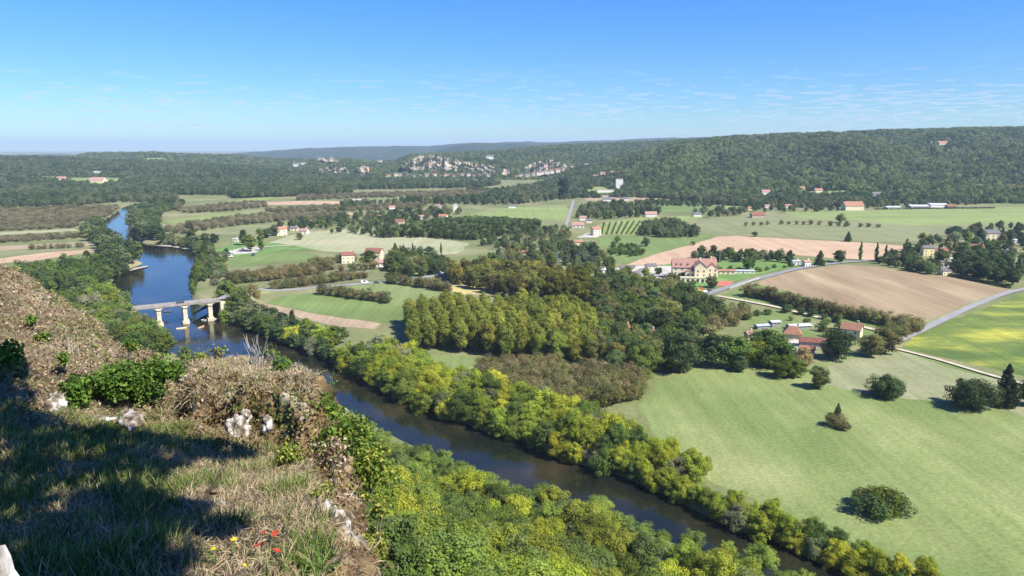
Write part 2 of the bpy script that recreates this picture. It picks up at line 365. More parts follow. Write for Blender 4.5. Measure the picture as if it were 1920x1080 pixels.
fmat('bare_lot', shades((0.45, 0.42, 0.36)), 0.1)
# mustard: dark green with drifts of yellow flowers, and drill lines
m = mat_noise('mustard_crop', [(0.44, (0.085, 0.135, 0.03)), (0.54, (0.14, 0.19, 0.04)), (0.62, (0.29, 0.31, 0.05)), (0.72, (0.46, 0.43, 0.06))], streak=0.12, srot=R(-50), sscale=0.4, scale=0.024, detail=9, stretch=(0.5, 1.25, 1), rot=R(-22), scale2=0.9, amt2=0.22)
FM['mustard'] = m

field('meadow', FM['mown_grass'], [(1190, 762), (1240, 715), (1330, 668), (1500, 690), (1560, 668), (1690, 655), (1800, 690), (1920, 724), (2200, 800), (2500, 1000), (2500, 1250), (2100, 1215), (1760, 1080), (1500, 985), (1330, 900), (1240, 840)], 2)
field('dry_meadow', FM['dry_meadow'], [(1545, 690), (1600, 668), (1690, 660), (1790, 690), (1920, 726), (2200, 806), (2200, 900), (1900, 775), (1700, 745), (1600, 735), (1540, 715)], 3)
field('mustard_field', FM['mustard'], [(1692, 652), (1712, 632), (1800, 594), (1925, 549), (2100, 492), (2400, 480), (2400, 830), (1920, 706), (1800, 678)], 1)
field('stubble_field', FM['stubble'], [(1415, 533), (1450, 517), (1500, 506), (1590, 496), (1640, 500), (1790, 521), (1895, 543), (1840, 560), (1728, 606), (1640, 590), (1560, 570), (1500, 552)], 0.6)
field('field_margin', FM['dry_meadow'], [(1895, 543), (1912, 544), (1742, 612), (1728, 606), (1840, 560)], 0.3)
field('ploughed_field', FM['ploughed'], [(1172, 497), (1230, 476), (1300, 458), (1345, 444), (1380, 442), (1500, 449), (1640, 456), (1710, 463), (1712, 470), (1645, 488), (1560, 484), (1490, 478), (1400, 484), (1300, 484), (1262, 496)], 0.8)
field('grass_verge', FM['green_field'], [(1345, 556), (1420, 533), (1500, 554), (1640, 594), (1735, 610), (1690, 640), (1640, 625), (1560, 600), (1420, 570)], 1)
field('farmyard_field', FM['green_field'], [(1395, 600), (1470, 578), (1560, 600), (1640, 622), (1680, 642), (1640, 648), (1560, 650), (1480, 640), (1420, 622)], 1)
field('garden_plot', FM['olive_field'], [(1490, 592), (1570, 604), (1620, 618), (1560, 632), (1500, 612)], 1)
field('hay_meadow', FM['green_field'], [(497, 568), (520, 556), (590, 548), (690, 562), (760, 580), (770, 606), (700, 606), (600, 588), (540, 576)], 1)
field('hay_meadow', FM['mown_grass_b'], [(590, 546), (620, 536), (700, 530), (850, 548), (870, 560), (830, 575), (760, 580), (690, 561)], 1)
field('tilled_strip', FM['brown_field'], [(480, 566), (512, 572), (600, 590), (715, 607), (700, 617), (620, 612), (540, 590), (478, 576)], 1)
field('straw_patch', FM['straw'], [(836, 530), (852, 520), (900, 530), (930, 540), (920, 552), (870, 552), (842, 545)], 1)
field('wild_meadow', FM['mown_grass_b'], [(800, 664), (870, 668), (915, 690), (880, 706), (830, 700), (795, 684)], 1)
field('pale_meadow', FM['pale_meadow'], [(505, 455), (530, 446), (570, 436), (650, 430), (690, 430), (740, 440), (800, 446), (880, 456), (860, 476), (800, 479), (700, 478), (640, 474), (560, 468), (520, 464)], 1.5)
field('hay_meadow', FM['green_field'], [(424, 500), (432, 486), (470, 476), (535, 470), (596, 478), (585, 487), (540, 490), (480, 498)], 1)
field('orchard_floor', FM['orchard_floor'], [(420, 530), (424, 504), (600, 490), (720, 500), (800, 515), (740, 522), (620, 534), (500, 544), (440, 545)], 1)
field('lime_meadow', FM['lime_field'], [(870, 406), (900, 398), (960, 388), (1062, 386), (1070, 398), (1066, 414), (1000, 412), (930, 408)], 1)
field('vineyard_grass', FM['lime_field'], [(1122, 420), (1200, 408), (1320, 404), (1308, 414), (1240, 420), (1205, 442), (1126, 440)], 1)
field('roadside_meadow', FM['green_field'], [(1110, 446), (1205, 443), (1350, 440), (1300, 457), (1230, 475), (1172, 494), (1130, 488), (1140, 470)], 1)
field('olive_meadow', FM['olive_field'], [(1305, 412), (1430, 402), (1700, 412), (1870, 412), (1960, 410), (1960, 440), (1800, 452), (1640, 455), (1500, 447), (1340, 440), (1310, 430)], 2)
field('lime_meadow', FM['lime_field'], [(1470, 398), (1700, 392), (2100, 384), (2100, 404), (1880, 420), (1700, 422), (1590, 412), (1500, 410)], 2)
field('lime_meadow', FM['lime_field'], [(1845, 380), (1870, 376), (2100, 372), (2100, 378), (1850, 384)], 2)
field('dry_hill_meadow', FM['brown_field'], [(1092, 370), (1100, 362), (1200, 361), (1330, 366), (1330, 374), (1200, 377), (1100, 376)], 2)
field('green_meadow', FM['green_field'], [(1180, 379), (1330, 376), (1345, 394), (1260, 398), (1190, 396)], 2)
field('green_meadow', FM['lime_field'], [(1340, 386), (1400, 384), (1360, 398), (1335, 398)], 2)
field('peach_strip', FM['ploughed'], [(0, 485), (-200, 500), (-200, 512), (0, 494), (60, 490), (150, 476), (192, 470), (188, 466), (80, 474)], 1)
field('olive_strip', FM['olive_field'], [(-200, 478), (0, 464), (100, 456), (170, 452), (196, 462), (186, 466), (80, 473), (0, 484), (-200, 498)], 1)
field('tan_strip', FM['brown_field'], [(0, 462), (-200, 470), (-200, 478), (0, 470), (120, 462), (188, 460), (176, 455), (120, 456)], 1)
field('pale_strip', FM['pale_meadow'], [(-200, 444), (0, 436), (140, 429), (146, 433), (0, 441), (-200, 450)], 1)
field('green_strip', FM['green_field'], [(0, 500), (60, 494), (180, 474), (170, 490), (100, 510), (0, 520)], 1)
field('tan_strip', FM['ploughed'], [(480, 380), (560, 377), (690, 377), (770, 378), (760, 381), (640, 383), (480, 385)], 2)
field('peach_strip', FM['ploughed'], [(545, 403), (600, 399), (700, 399), (690, 403), (600, 405), (550, 406)], 1)
field('lime_strip', FM['lime_field'], [(680, 369), (760, 364), (900, 362), (950, 366), (860, 370), (700, 373)], 2)
field('lime_strip', FM['lime_field'], [(300, 416), (400, 402), (480, 398), (560, 396), (540, 400), (470, 406), (340, 420)], 1)
field('lime_strip', FM['lime_field'], [(420, 378), (500, 368), (520, 372), (440, 384)], 1)
field('olive_strip', FM['olive_field'], [(290, 428), (420, 424), (560, 420), (550, 430), (470, 440), (380, 440), (300, 440)], 1)
field('campsite_lawn', FM['lawn'], [(400, 470), (440, 452), (520, 456), (600, 470), (530, 470), (440, 484)], 1)
field('campsite_lot', FM['bare_lot'], [(432, 470), (470, 462), (500, 462), (480, 474), (440, 478)], 1)
field('gravel_bar', M['gravel'], [(292, 457), (320, 459), (352, 464), (380, 473), (382, 467), (350, 459), (318, 455)], 0.6, z=-1.9)
field('gravel_bar', M['gravel'], [(240, 504), (252, 498), (276, 494), (276, 496), (258, 500)], 0.4, z=-1.9)
field('gravel_bar', M['gravel'], [(600, 752), (622, 745), (650, 757), (672, 774), (690, 790), (650, 785), (615, 765)], 0.5, z=-1.9)
field('hotel_lawn', FM['lawn'], [(1240, 498), (1262, 494), (1420, 486), (1500, 492), (1560, 488), (1480, 503), (1420, 516), (1345, 540), (1300, 545), (1230, 540)], 0.6)
field('farmyard', FM['bare_lot'], [(1470, 640), (1510, 634), (1560, 640), (1560, 650), (1500, 660), (1468, 652)], 0.5)
field('hotel_yard', FM['bare_lot'], [(1140, 505), (1200, 498), (1262, 500), (1262, 520), (1230, 535), (1170, 530), (1140, 520)], 0.5)
field('village_lot', FM['bare_lot'], [(1748, 500), (1755, 484), (1800, 482), (1790, 500), (1770, 505)], 0.5)
field('hamlet_lot', FM['bare_lot'], [(1080, 446), (1100, 438), (1130, 438), (1120, 446)], 0.5)
field('garden_path', M['gravel'], [(1203, 621), (1208, 613), (1240, 605), (1242, 608), (1216, 620)], 0.3)

def ribbon(name, mat, px, width, zoff=0.17, zs=None):
    P = [Vector((*at(p, q)[:2], 0)) for p, q in px]
    if zs:
        P = [Vector(p) for p in zs]
    Q = []
    n_ = len(P)
    for i in range(n_-1):
        for k in range(8):
            t = k/8; p0, p1, p2, p3 = P[max(i-1, 0)], P[i], P[i+1], P[min(i+2, n_-1)]
            Q.append(0.5*((2*p1)+(p2-p0)*t+(2*p0-5*p1+4*p2-p3)*t*t+(3*p1-p0-3*p2+p3)*t**3))
    Q.append(P[-1]); v = []; f = []
    for i, q in enumerate(Q):
        d = (Q[min(i+1, len(Q)-1)]-Q[max(i-1, 0)]); s = Vector((d.y, -d.x, 0)).normalized()*width/2
        v += [q+s+Vector((0, 0, zoff)), q-s+Vector((0, 0, zoff))]
        if i: f.append((2*i-2, 2*i, 2*i+1, 2*i-1))
    return struct(name, newmesh(name, v, f, mat)), Q
# roads and tracks
ribbon('road', M['asphalt'], [(1300, 565), (1335, 550), (1380, 535), (1440, 519), (1500, 504), (1580, 493), (1640, 489), (1700, 484)], 5.6, 0.60)
ribbon('road', M['asphalt_old'], [(1660, 650), (1690, 638), (1760, 605), (1820, 577), (1880, 553), (1930, 541), (2100, 505)], 4.8, 0.62)
ribbon('dirt_track', M['dirt'], [(1650, 650), (1690, 658), (1760, 676), (1840, 700), (1920, 722), (2100, 770)], 2.4, 0.60)
ribbon('farm_track', M['dirt'], [(1345, 556), (1400, 566), (1460, 578), (1540, 598), (1620, 615), (1680, 630)], 4.0, 0.64)
ribbon('campsite_lane', M['dirt'], [(402, 530), (398, 512), (402, 494), (420, 480), (470, 466), (560, 460)], 4, 0.58)
ribbon('valley_road', M['asphalt_old'], [(1040, 505), (1044, 480), (1052, 455), (1058, 432), (1064, 414), (1070, 396), (1075, 376)], 5, 0.66)

# ------------------------------------------------------------------ hills
def n3(x, y, z=0.0): return mnoise.noise(Vector((x, y, z)))
HILLS = {}; HOBJ = {}
def hill(name, cols, mat, ns=120, nc=None, amp=9, tree=9.0, seed=0, shape=1.0):
    pxs = [c[0] for c in cols]; nc = nc or int((pxs[-1]-pxs[0])/6)
    v = np.zeros((nc, ns+24, 3)); PX = np.linspace(pxs[0], pxs[-1], nc)
    for i, px in enumerate(PX):
        db = np.interp(px, pxs, [c[1] for c in cols]); pt = np.interp(px, pxs, [c[2] for c in cols]); dt = np.interp(px, pxs, [c[3] for c in cols])
        pt += 3.2*n3(px*0.012, seed)+1.5*n3(px*0.05, seed+5)
        ztop = at_d(px, pt, dt).z-tree; k = (px-960)/F
        for j in range(ns+24):
            if j < ns:
                s = j/(ns-1); d = db+(dt-db)*s
                sh = (1-math.cos(math.pi*s**shape))/2*0.55+0.45*s
                z = -3+(ztop+3)*sh+amp*math.sin(math.pi*s)*(n3(px*0.008+seed, d*0.0022)+0.6*n3(px*0.02+seed, d*0.006)) * min(1, d/2000)
            else:
                s = (j-ns+1)/24; d = dt+(dt-db)*0.6*s; z = ztop*(1-s*s)-5*s
            x = k*d/cp      # column stays on one azimuth
            v[i, j] = (x, d, z)
    I_ = np.arange(nc*(ns+24)).reshape(nc, ns+24)
    f = np.stack([I_[:-1, :-1].ravel(), I_[1:, :-1].ravel(), I_[1:, 1:].ravel(), I_[:-1, 1:].ravel()], 1)
    o = struct('hill', newmesh('hill', v.reshape(-1, 3), f, mat, smooth=True))
    HILLS[name] = (PX, v, ns); HOBJ[name] = o; return o
GAPS = {'E': [(1420, 1475, 366, 380), (1508, 1590, 358, 380), (1735, 1752, 267, 273), (1560, 1575, 300, 303)], 'A': [(55, 105, 330, 338), (130, 225, 333, 345), (415, 470, 364, 372), (330, 400, 346, 350), (240, 280, 352, 356)], 'D': [(905, 935, 296, 300), (1085, 1110, 312, 315)], 'F': [(1112, 1165, 350, 362), (1098, 1120, 355, 366), (1108, 1156, 329, 334)], 'B': [(270, 312, 296, 303)]}
def clearings():
    for key, gaps in GAPS.items():
        PX, v, ns = HILLS[key]; me = HOBJ[key].data; me.materials.append(FM['lime_field']); c_ = (v[:-1, :-1]+v[1:, 1:])/2; px, py = to_px(c_[..., 0], c_[..., 1], c_[..., 2])
        a_ = np.zeros(px.shape, int)
        for x0, x1, y0, y1 in gaps: a_ |= ((px > x0) & (px < x1) & (py > y0) & (py < y1)).astype(int)
        me.polygons.foreach_set('material_index', a_.ravel().astype(np.int32)); me.update()
def hill_pt(name, px, py):
    PX, v, ns = HILLS[name]; i = int(np.argmin(np.abs(PX-px))); best = None
    for j in range(ns):
        q = to_px(*v[i, j])
        if best is None or abs(q[1]-py) < best[0]: best = (abs(q[1]-py), v[i, j], q)
    return Vector(best[1])
M['forest_floor'] = mat_noise('forest_floor', [(0.3, (0.035, 0.05, 0.022)), (0.6, (0.06, 0.08, 0.034)), (0.8, (0.10, 0.11, 0.055))], scale=0.01, detail=9)
M['far_forest'] = mat_noise('far_forest', [(0.3, (0.018, 0.032, 0.017)), (0.5, (0.032, 0.052, 0.026)), (0.66, (0.05, 0.075, 0.035)), (0.72, (0.12, 0.14, 0.08))], scale=0.006, detail=12, scale2=0.04, amt2=0.4, bump=14, bscale=0.03)
hill('A', [(-260, 1280, 293, 2700), (0, 1330, 290, 2700), (80, 1400, 293, 2700), (150, 1450, 296, 2700), (300, 1560, 302, 2650), (420, 1750, 308, 2600), (560, 1950, 316, 2550), (700, 2100, 330, 2500), (820, 2200, 352, 2450)], M['forest_floor'], seed=1)
hill('B', [(60, 2700, 300, 3900), (150, 2800, 294, 3900), (200, 2800, 288, 3900), (300, 2800, 286, 3900), (380, 2800, 288, 3900), (450, 2800, 292, 3900), (530, 2800, 297, 3900), (660, 2800, 306, 3900)], M['forest_floor'], seed=2)
hill('C', [(-300, 5200, 291, 8000), (0, 5200, 290, 8000), (250, 5200, 290, 8000), (330, 5200, 291, 8000), (430, 5200, 292, 8000), (490, 5200, 285, 8000), (540, 5200, 281, 8000), (600, 5200, 277, 8000), (700, 5200, 274, 8000), (800, 5200, 273, 8000), (870, 5200, 270, 8000), (900, 5200, 268, 8000), (1050, 5200, 265, 8000), (1150, 5200, 262, 8000), (1250, 5200, 258, 8000), (1500, 5200, 256, 8000)], M['far_forest'], seed=3, tree=0)
hill('G', [(820, 4200, 280, 6000), (870, 4200, 271, 6000), (900, 4200, 268, 6000), (960, 4200, 270, 6000), (1040, 4200, 271, 6000), (1140, 4200, 272, 6000)], M['far_forest'], seed=13, tree=0)
hill('D', [(520, 2350, 312, 3400), (560, 2350, 304, 3400), (600, 2350, 298, 3300), (650, 2350, 296, 3300), (700, 2350, 301, 3300), (750, 2350, 300, 3300), (775, 2300, 290, 3200), (830, 2300, 286, 3300), (900, 2300, 284, 3400), (950, 2300, 279, 3500), (1000, 2300, 274, 3600), (1060, 2300, 270, 3700), (1120, 2200, 268, 3700), (1200, 2200, 264, 3700), (1320, 2200, 258, 3700)], M['forest_floor'], seed=4)
hill('F', [(880, 1750, 368, 1950), (930, 1650, 357, 1950), (1000, 1560, 346, 2050), (1050, 1500, 332, 2050), (1100, 1480, 322, 2100), (1180, 1480, 318, 2150), (1260, 1480, 322, 2150)], M['forest_floor'], seed=5, amp=5)
hill('E', [(1050, 2150, 318, 2400), (1120, 1800, 310, 2300), (1160, 1600, 300, 2250), (1200, 1500, 286, 2300), (1260, 1450, 266, 2400), (1300, 1430, 261, 2600), (1400, 1400, 254, 2700), (1500, 1370, 250, 2800), (1600, 1350, 247, 2800), (1700, 1340, 242, 2900), (1800, 1330, 240, 3000), (1920, 1330, 238, 3000), (2250, 1300, 230, 3000)], M['forest_floor'], ns=160, seed=6, amp=34)

# ------------------------------------------------------------------ trees: meshes
def leaf_cloud(rng, centers, radii, n_each, leaf, squash=0.85, outward=1.3, up=0.45, droop=0.0, ccen=None):
    C = np.repeat(centers, n_each, 0); Rr = np.repeat(radii, n_each)
    D = rng.normal(size=C.shape); D /= np.linalg.norm(D, axis=1)[:, None]
    u = rng.uniform(0.45, 1.08, len(C))**0.6
    P = C + D*(Rr*u)[:, None]*np.array([1, 1, squash])
    Nn = D*outward + rng.normal(size=D.shape)*0.55 + np.array([0, 0, up])
    if ccen is not None:
        o = P-ccen; o /= np.linalg.norm(o, axis=1)[:, None]+1e-6; Nn += o*0.5
    Nn /= np.linalg.norm(Nn, axis=1)[:, None]
    T = np.cross(Nn, rng.normal(size=Nn.shape)); T /= np.linalg.norm(T, axis=1)[:, None]+1e-9
    B = np.cross(Nn, T); s = leaf*rng.uniform(0.55, 1.35, len(C))[:, None]
    a = rng.uniform(0.5, 1.0, len(C))[:, None]
    V = np.stack([P-T*s*.5, P-B*s*.5*a, P+T*s*.5, P+B*s*.5*a+Nn*s*0.12], 1).reshape(-1, 3)
    return V
def quads(n): return np.arange(n*4).reshape(-1, 4)
def crown_mesh(name, kind, seed, lod, mat):
    rng = np.random.default_rng(seed)
    q = {0: 1.0, 1: 0.5, 2: 0.18}[lod]; lf = {0: 1.0, 1: 1.45, 2: 2.3}[lod]
    rnd = rng.uniform
    if kind in ('broad', 'plane', 'dome', 'bank', 'walnut', 'shrub', 'slope', 'sparse'):
        H, Rx, zb, zt, nc, cr, ne, leaf, th = dict(
            broad=(15, 5.9, 0.3, 15, 60, 1.75, 170, 0.52, 1.0), dome=(12, 7.6, -0.4, 12, 95, 1.9, 150, 0.55, 1.0), plane=(20, 5.0, 2.2, 20, 74, 1.75, 140, 0.52, 1.0), bank=(11, 5.9, -1.0, 11, 50, 1.6, 160, 0.46, 1.1), walnut=(9, 5.2, 0.0, 9, 40, 1.5, 110, 0.42, 1.2),
            shrub=(4, 2.6, 0.0, 4, 20, 1.0, 120, 0.30, 1.0), slope=(13, 4.8, 3.0, 13, 54, 1.35, 170, 0.36, 0.9), sparse=(11, 3.8, 2.0, 11, 26, 1.2, 70, 0.36, 1.0))[kind]
        zcn, rz = (zb+zt)/2, (zt-zb)/2
        D = rng.normal(size=(nc, 3)); D /= np.linalg.norm(D, axis=1)[:, None]
        u = rnd(0.15, 1.0, nc)**0.42
        lob = 1+0.22*np.sin(np.arctan2(D[:, 1], D[:, 0])*3+rnd(0, 6))+rng.normal(size=nc)*0.10
        C = np.stack([D[:, 0]*u*(Rx-cr*.6)*lob, D[:, 1]*u*(Rx-cr*.6)*lob, zcn+D[:, 2]*u*(rz-cr*.6)*(1+rng.normal(size=nc)*.08)], 1)
        if kind not in ('shrub', 'bank'): C[:, 2] = np.where(C[:, 2] < zb+cr*.5, zb+cr*.5+rnd(0, 1, nc), C[:, 2])
        rad = cr*rnd(0.65, 1.35, nc); ccen = np.array([0, 0, zcn-rz*0.3])
    elif kind == 'tall':
        H, Rx, leaf, ne = 20, 4.2, 0.52, 130; nc = 60; zb, zt = 4.0, 20
        z = rnd(0, 1, nc); rprof = Rx*np.clip(np.sin(np.pi*(0.12+0.80*z**0.85)), 0.25, 1); th_ = rnd(0, 6.28, nc); u = rnd(0.2, 1, nc)**0.5*0.75
        C = np.stack([np.cos(th_)*rprof*u, np.sin(th_)*rprof*u, zb+z*(zt-zb-1)], 1); rad = 1.45*rnd(0.7, 1.3, nc); ccen = np.array([0, 0, 9.0])
    elif kind == 'cypress':
        H, leaf, ne, nc = 12, 0.32, 120, 30; z = np.linspace(0.02, 0.97, nc); rp = 1.15*np.clip(np.sin(np.pi*z**0.75), 0.2, 1)
        th_ = rnd(0, 6.28, nc); C = np.stack([np.cos(th_)*rp*.35, np.sin(th_)*rp*.35, z*12], 1); rad = rp*0.85; ccen = np.array([0, 0, 5.0])
    elif kind == 'conifer':
        H, leaf, ne, nc = 14, 0.46, 130, 95; z = rnd(0, 1, nc)**1.2; rp = 4.0*(1-z**1.5)**0.9*rnd(0.35, 1.0, nc); th_ = rnd(0, 6.28, nc)
        C = np.stack([np.cos(th_)*rp, np.sin(th_)*rp, 0.7+z*12.4-rp*.12], 1); rad = 0.6+0.95*(1-z); ccen = np.array([0, 0, 3.0])
        C = np.vstack([C, [[0, 0, 13.4]]]); rad = np.append(rad, 0.45)
    ne = max(6, int(ne*q))
    V = leaf_cloud(rng, C, rad, ne, leaf*lf, ccen=ccen, squash=0.72 if kind in ('bank', 'broad', 'slope', 'sparse') else 0.9)
    me = newmesh(name, V, quads(len(V)//4), mat)
    return me, C, rad, H
def trunk_mesh(name, C, H, mat, seed, thick=1.0, nb=9, n=6):
    rnd = random.Random(seed); mb = MB(); top = H*0.82
    P = [(0, 0, -1.5)]; rad = [0.34*thick*H/12]
    for i in range(1, 6):
        P.append((rnd.uniform(-.25, .25)*i*0.5, rnd.uniform(-.25, .25)*i*.5, top*i/5)); rad.append(0.30*thick*H/12*(1-i/5.6))
    mb.tube(P, rad, n)
    idx = list(range(len(C))); rnd.shuffle(idx)
    for i in idx[:nb]:
        c = C[i]; k = min(4, max(1, int(c[2]/top*4*0.6))); s = P[k]; mid = ((s[0]+c[0])/2, (s[1]+c[1])/2, (s[2]+c[2])/2-0.25)
        r0 = rad[k]*0.6; mb.tube([s, mid, tuple(c)], [r0, r0*.65, r0*.2], 5)
    return mb.mesh(name, mat, True)
PROTO = {}
NV = {'slope': 5, 'bank': 5, 'broad': 5, 'tall': 4, 'plane': 5, 'dome': 3, 'walnut': 4, 'shrub': 3, 'sparse': 3, 'cypress': 1, 'conifer': 3}
def proto(kind, lod, var):
    k = (kind, lod, var)
    if k not in PROTO:
        me, C, rad, H = crown_mesh('crown', kind, abs(hash_(kind))+var*17+lod, lod, M['leaf'])
        tm = trunk_mesh('trunk', C, H, M['barkpale'] if kind in ('slope', 'sparse', 'tall') else M['bark'], var+3, 1.0, 9 if lod == 0 else 5, 7 if lod == 0 else 5)
        if lod == 2:        # far copies: one mesh with trunk and crown together
            nv = len(me.vertices); co = np.empty(nv*3, np.float32); me.vertices.foreach_get('co', co)
            vv = [tuple(p) for p in co.reshape(-1, 3)]; ff = [tuple(q) for q in quads(nv//4)]
            b = len(vv); vv += [tuple(v_.co) for v_ in tm.vertices]; ff2 = [tuple(i+b for i in p.vertices) for p in tm.polygons]
            me = newmesh('tree', vv, ff+ff2, [M['leaf'], M['bark']], [0]*len(ff)+[1]*len(ff2)); tm = None
        PROTO[k] = (me, tm, H)
    return PROTO[k]
def hash_(s): return sum((i+3)*ord(c) for i, c in enumerate(s))
PALK = 1.85
PAL = {
 'ygreen': [(0.175, 0.210, 0.030), (0.150, 0.195, 0.032), (0.205, 0.230, 0.034), (0.125, 0.170, 0.032)],
 'green': [(0.068, 0.108, 0.03), (0.085, 0.125, 0.032), (0.055, 0.09, 0.03)],
 'dark': [(0.042, 0.068, 0.030), (0.034, 0.055, 0.026), (0.052, 0.080, 0.034)],
 'blue': [(0.06, 0.085, 0.055), (0.085, 0.105, 0.075)],
 'brown': [(0.120, 0.116, 0.058), (0.105, 0.108, 0.050), (0.140, 0.124, 0.072), (0.100, 0.112, 0.050)],
 'autumn': [(0.130, 0.138, 0.040), (0.112, 0.126, 0.038), (0.150, 0.145, 0.045)],
 'plant': [(0.132, 0.155, 0.036), (0.118, 0.146, 0.036), (0.148, 0.165, 0.038)],
 'willow': [(0.12, 0.145, 0.085), (0.14, 0.155, 0.105)],
 'slope': [(0.085, 0.13, 0.035), (0.105, 0.145, 0.036), (0.075, 0.115, 0.036), (0.15, 0.185, 0.035), (0.09, 0.125, 0.05)],
 'yellow': [(0.30, 0.30, 0.03), (0.34, 0.30, 0.06)],
 'mix': [(0.078, 0.115, 0.034), (0.06, 0.09, 0.034), (0.10, 0.115, 0.045), (0.05, 0.075, 0.034), (0.115, 0.12, 0.062), (0.07, 0.105, 0.05)]}
PAL = {k: [tuple(min(.6, x*PALK*f_) for x, f_ in zip(c, (1.12, 1.04, 0.88))) for c in v] for k, v in PAL.items()}
COUNT = {}
REQ = []
def tree(name, kind, pos, h, pal, label, cat='tree', group=None, rng=random, wide=1.0):
    x, y = pos[0], pos[1]; var = rng.randrange(NV[kind]); z = gz1(x, y)-0.015*h
    c = rng.choice(PAL[pal] if isinstance(pal, str) else pal); j = rng.uniform(0.88, 1.12); c = (c[0]*j*rng.uniform(.93, 1.07), c[1]*j, c[2]*j, 1)
    REQ.append(dict(name=name, kind=kind, x=x, y=y, z=z, h=h, var=var, c=c, w=wide*rng.uniform(0.92, 1.1), rz=rng.uniform(0, 6.28), label=label, cat=cat, group=group, size=h/math.hypot(x, y)))
def plant_trees(cap=298):
    by = {}
    for q in REQ: by.setdefault(q['name'], []).append(q)
    rest = {}
    for name, qs in by.items():
        qs.sort(key=lambda q: (q['group'] is not None, -q['size'])) if False else qs.sort(key=lambda q: -q['size']-(9 if q['group'] is None else 0))
        rest[name] = qs[cap:]; COUNT[name] = len(qs)
        for q in qs[:cap]:
            d = math.hypot(q['x'], q['y']); lod = 0 if d < 340 else (1 if d < 700 else 2)
            me, tm, H = proto(q['kind'], lod, q['var']); s = q['h']/H; sc = (s*q['w'], s*q['w'], s); loc = (q['x'], q['y'], q['z'])
            if tm is None: o = link(name, me, None, loc, q['rz'], sc); o.color = q['c']
            else:
                o = empty(name, loc, q['rz'], sc); a_ = link('crown', me, o); a_.color = q['c']; link('trunk', tm, o)
            tag(o, q['label'], q['cat'], q['group'])
    return rest
def tree_px(name, kind, px, py, hpx, pal, label, **k):
    p = at(px, py); d = math.hypot(p.y, CAM_Z)
    return tree(name, kind, p, hpx/F*math.hypot(p.x*0, d)*1.0, pal, label, **k)
CLEAR = []      # (x, y, r) kept free of trees
def scatter(poly, spacing, seed, world=False, maxn=9999, grid=False, avoid_river=1.0):
    P = np.array([p[:2] for p in poly]) if world else np.array([at(*q)[:2] for q in poly]); rng = random.Random(seed); out = []
    x0, y0 = P.min(0); x1, y1 = P.max(0)
    if grid:
        th = R(grid); co, si = math.cos(th), math.sin(th); cxx, cyy = (x0+x1)/2, (y0+y1)/2; L_ = max(x1-x0, y1-y0)
        n_ = int(L_/spacing)+1
        cand = [(cxx+(i*spacing)*co-(j*spacing)*si+rng.uniform(-.8, .8), cyy+(i*spacing)*si+(j*spacing)*co+rng.uniform(-.8, .8)) for i in range(-n_, n_+1) for j in range(-n_, n_+1)]
    else:
        cand = [(rng.uniform(x0, x1), rng.uniform(y0, y1)) for _ in range(int((x1-x0)*(y1-y0)/spacing**2*14)+50)]
    ca = np.array(cand); ok = inpoly(ca[:, 0], ca[:, 1], P); ca = ca[ok]
    if len(ca) == 0: return []
    sd = river_sd(ca[:, 0], ca[:, 1]); ca = ca[sd > avoid_river]
    kk = np.ones(len(ca), bool)
    for a_, b_, c_ in CLEAR:
        if x0-c_ < a_ < x1+c_ and y0-c_ < b_ < y1+c_: kk &= (ca[:, 0]-a_)**2+(ca[:, 1]-b_)**2 > c_*c_
    ca = ca[kk]; cell = {}
    for x, y in ca:
        if not grid:
            i, j = int(x//spacing), int(y//spacing); bad = False
            for a_ in (-1, 0, 1):
                for b_ in (-1, 0, 1):
                    for q in cell.get((i+a_, j+b_), ()):
                        if (q[0]-x)**2+(q[1]-y)**2 < spacing**2: bad = True
            if bad: continue
            cell.setdefault((i, j), []).append((x, y))
        out.append((x, y))
        if len(out) >= maxn: break
    return out

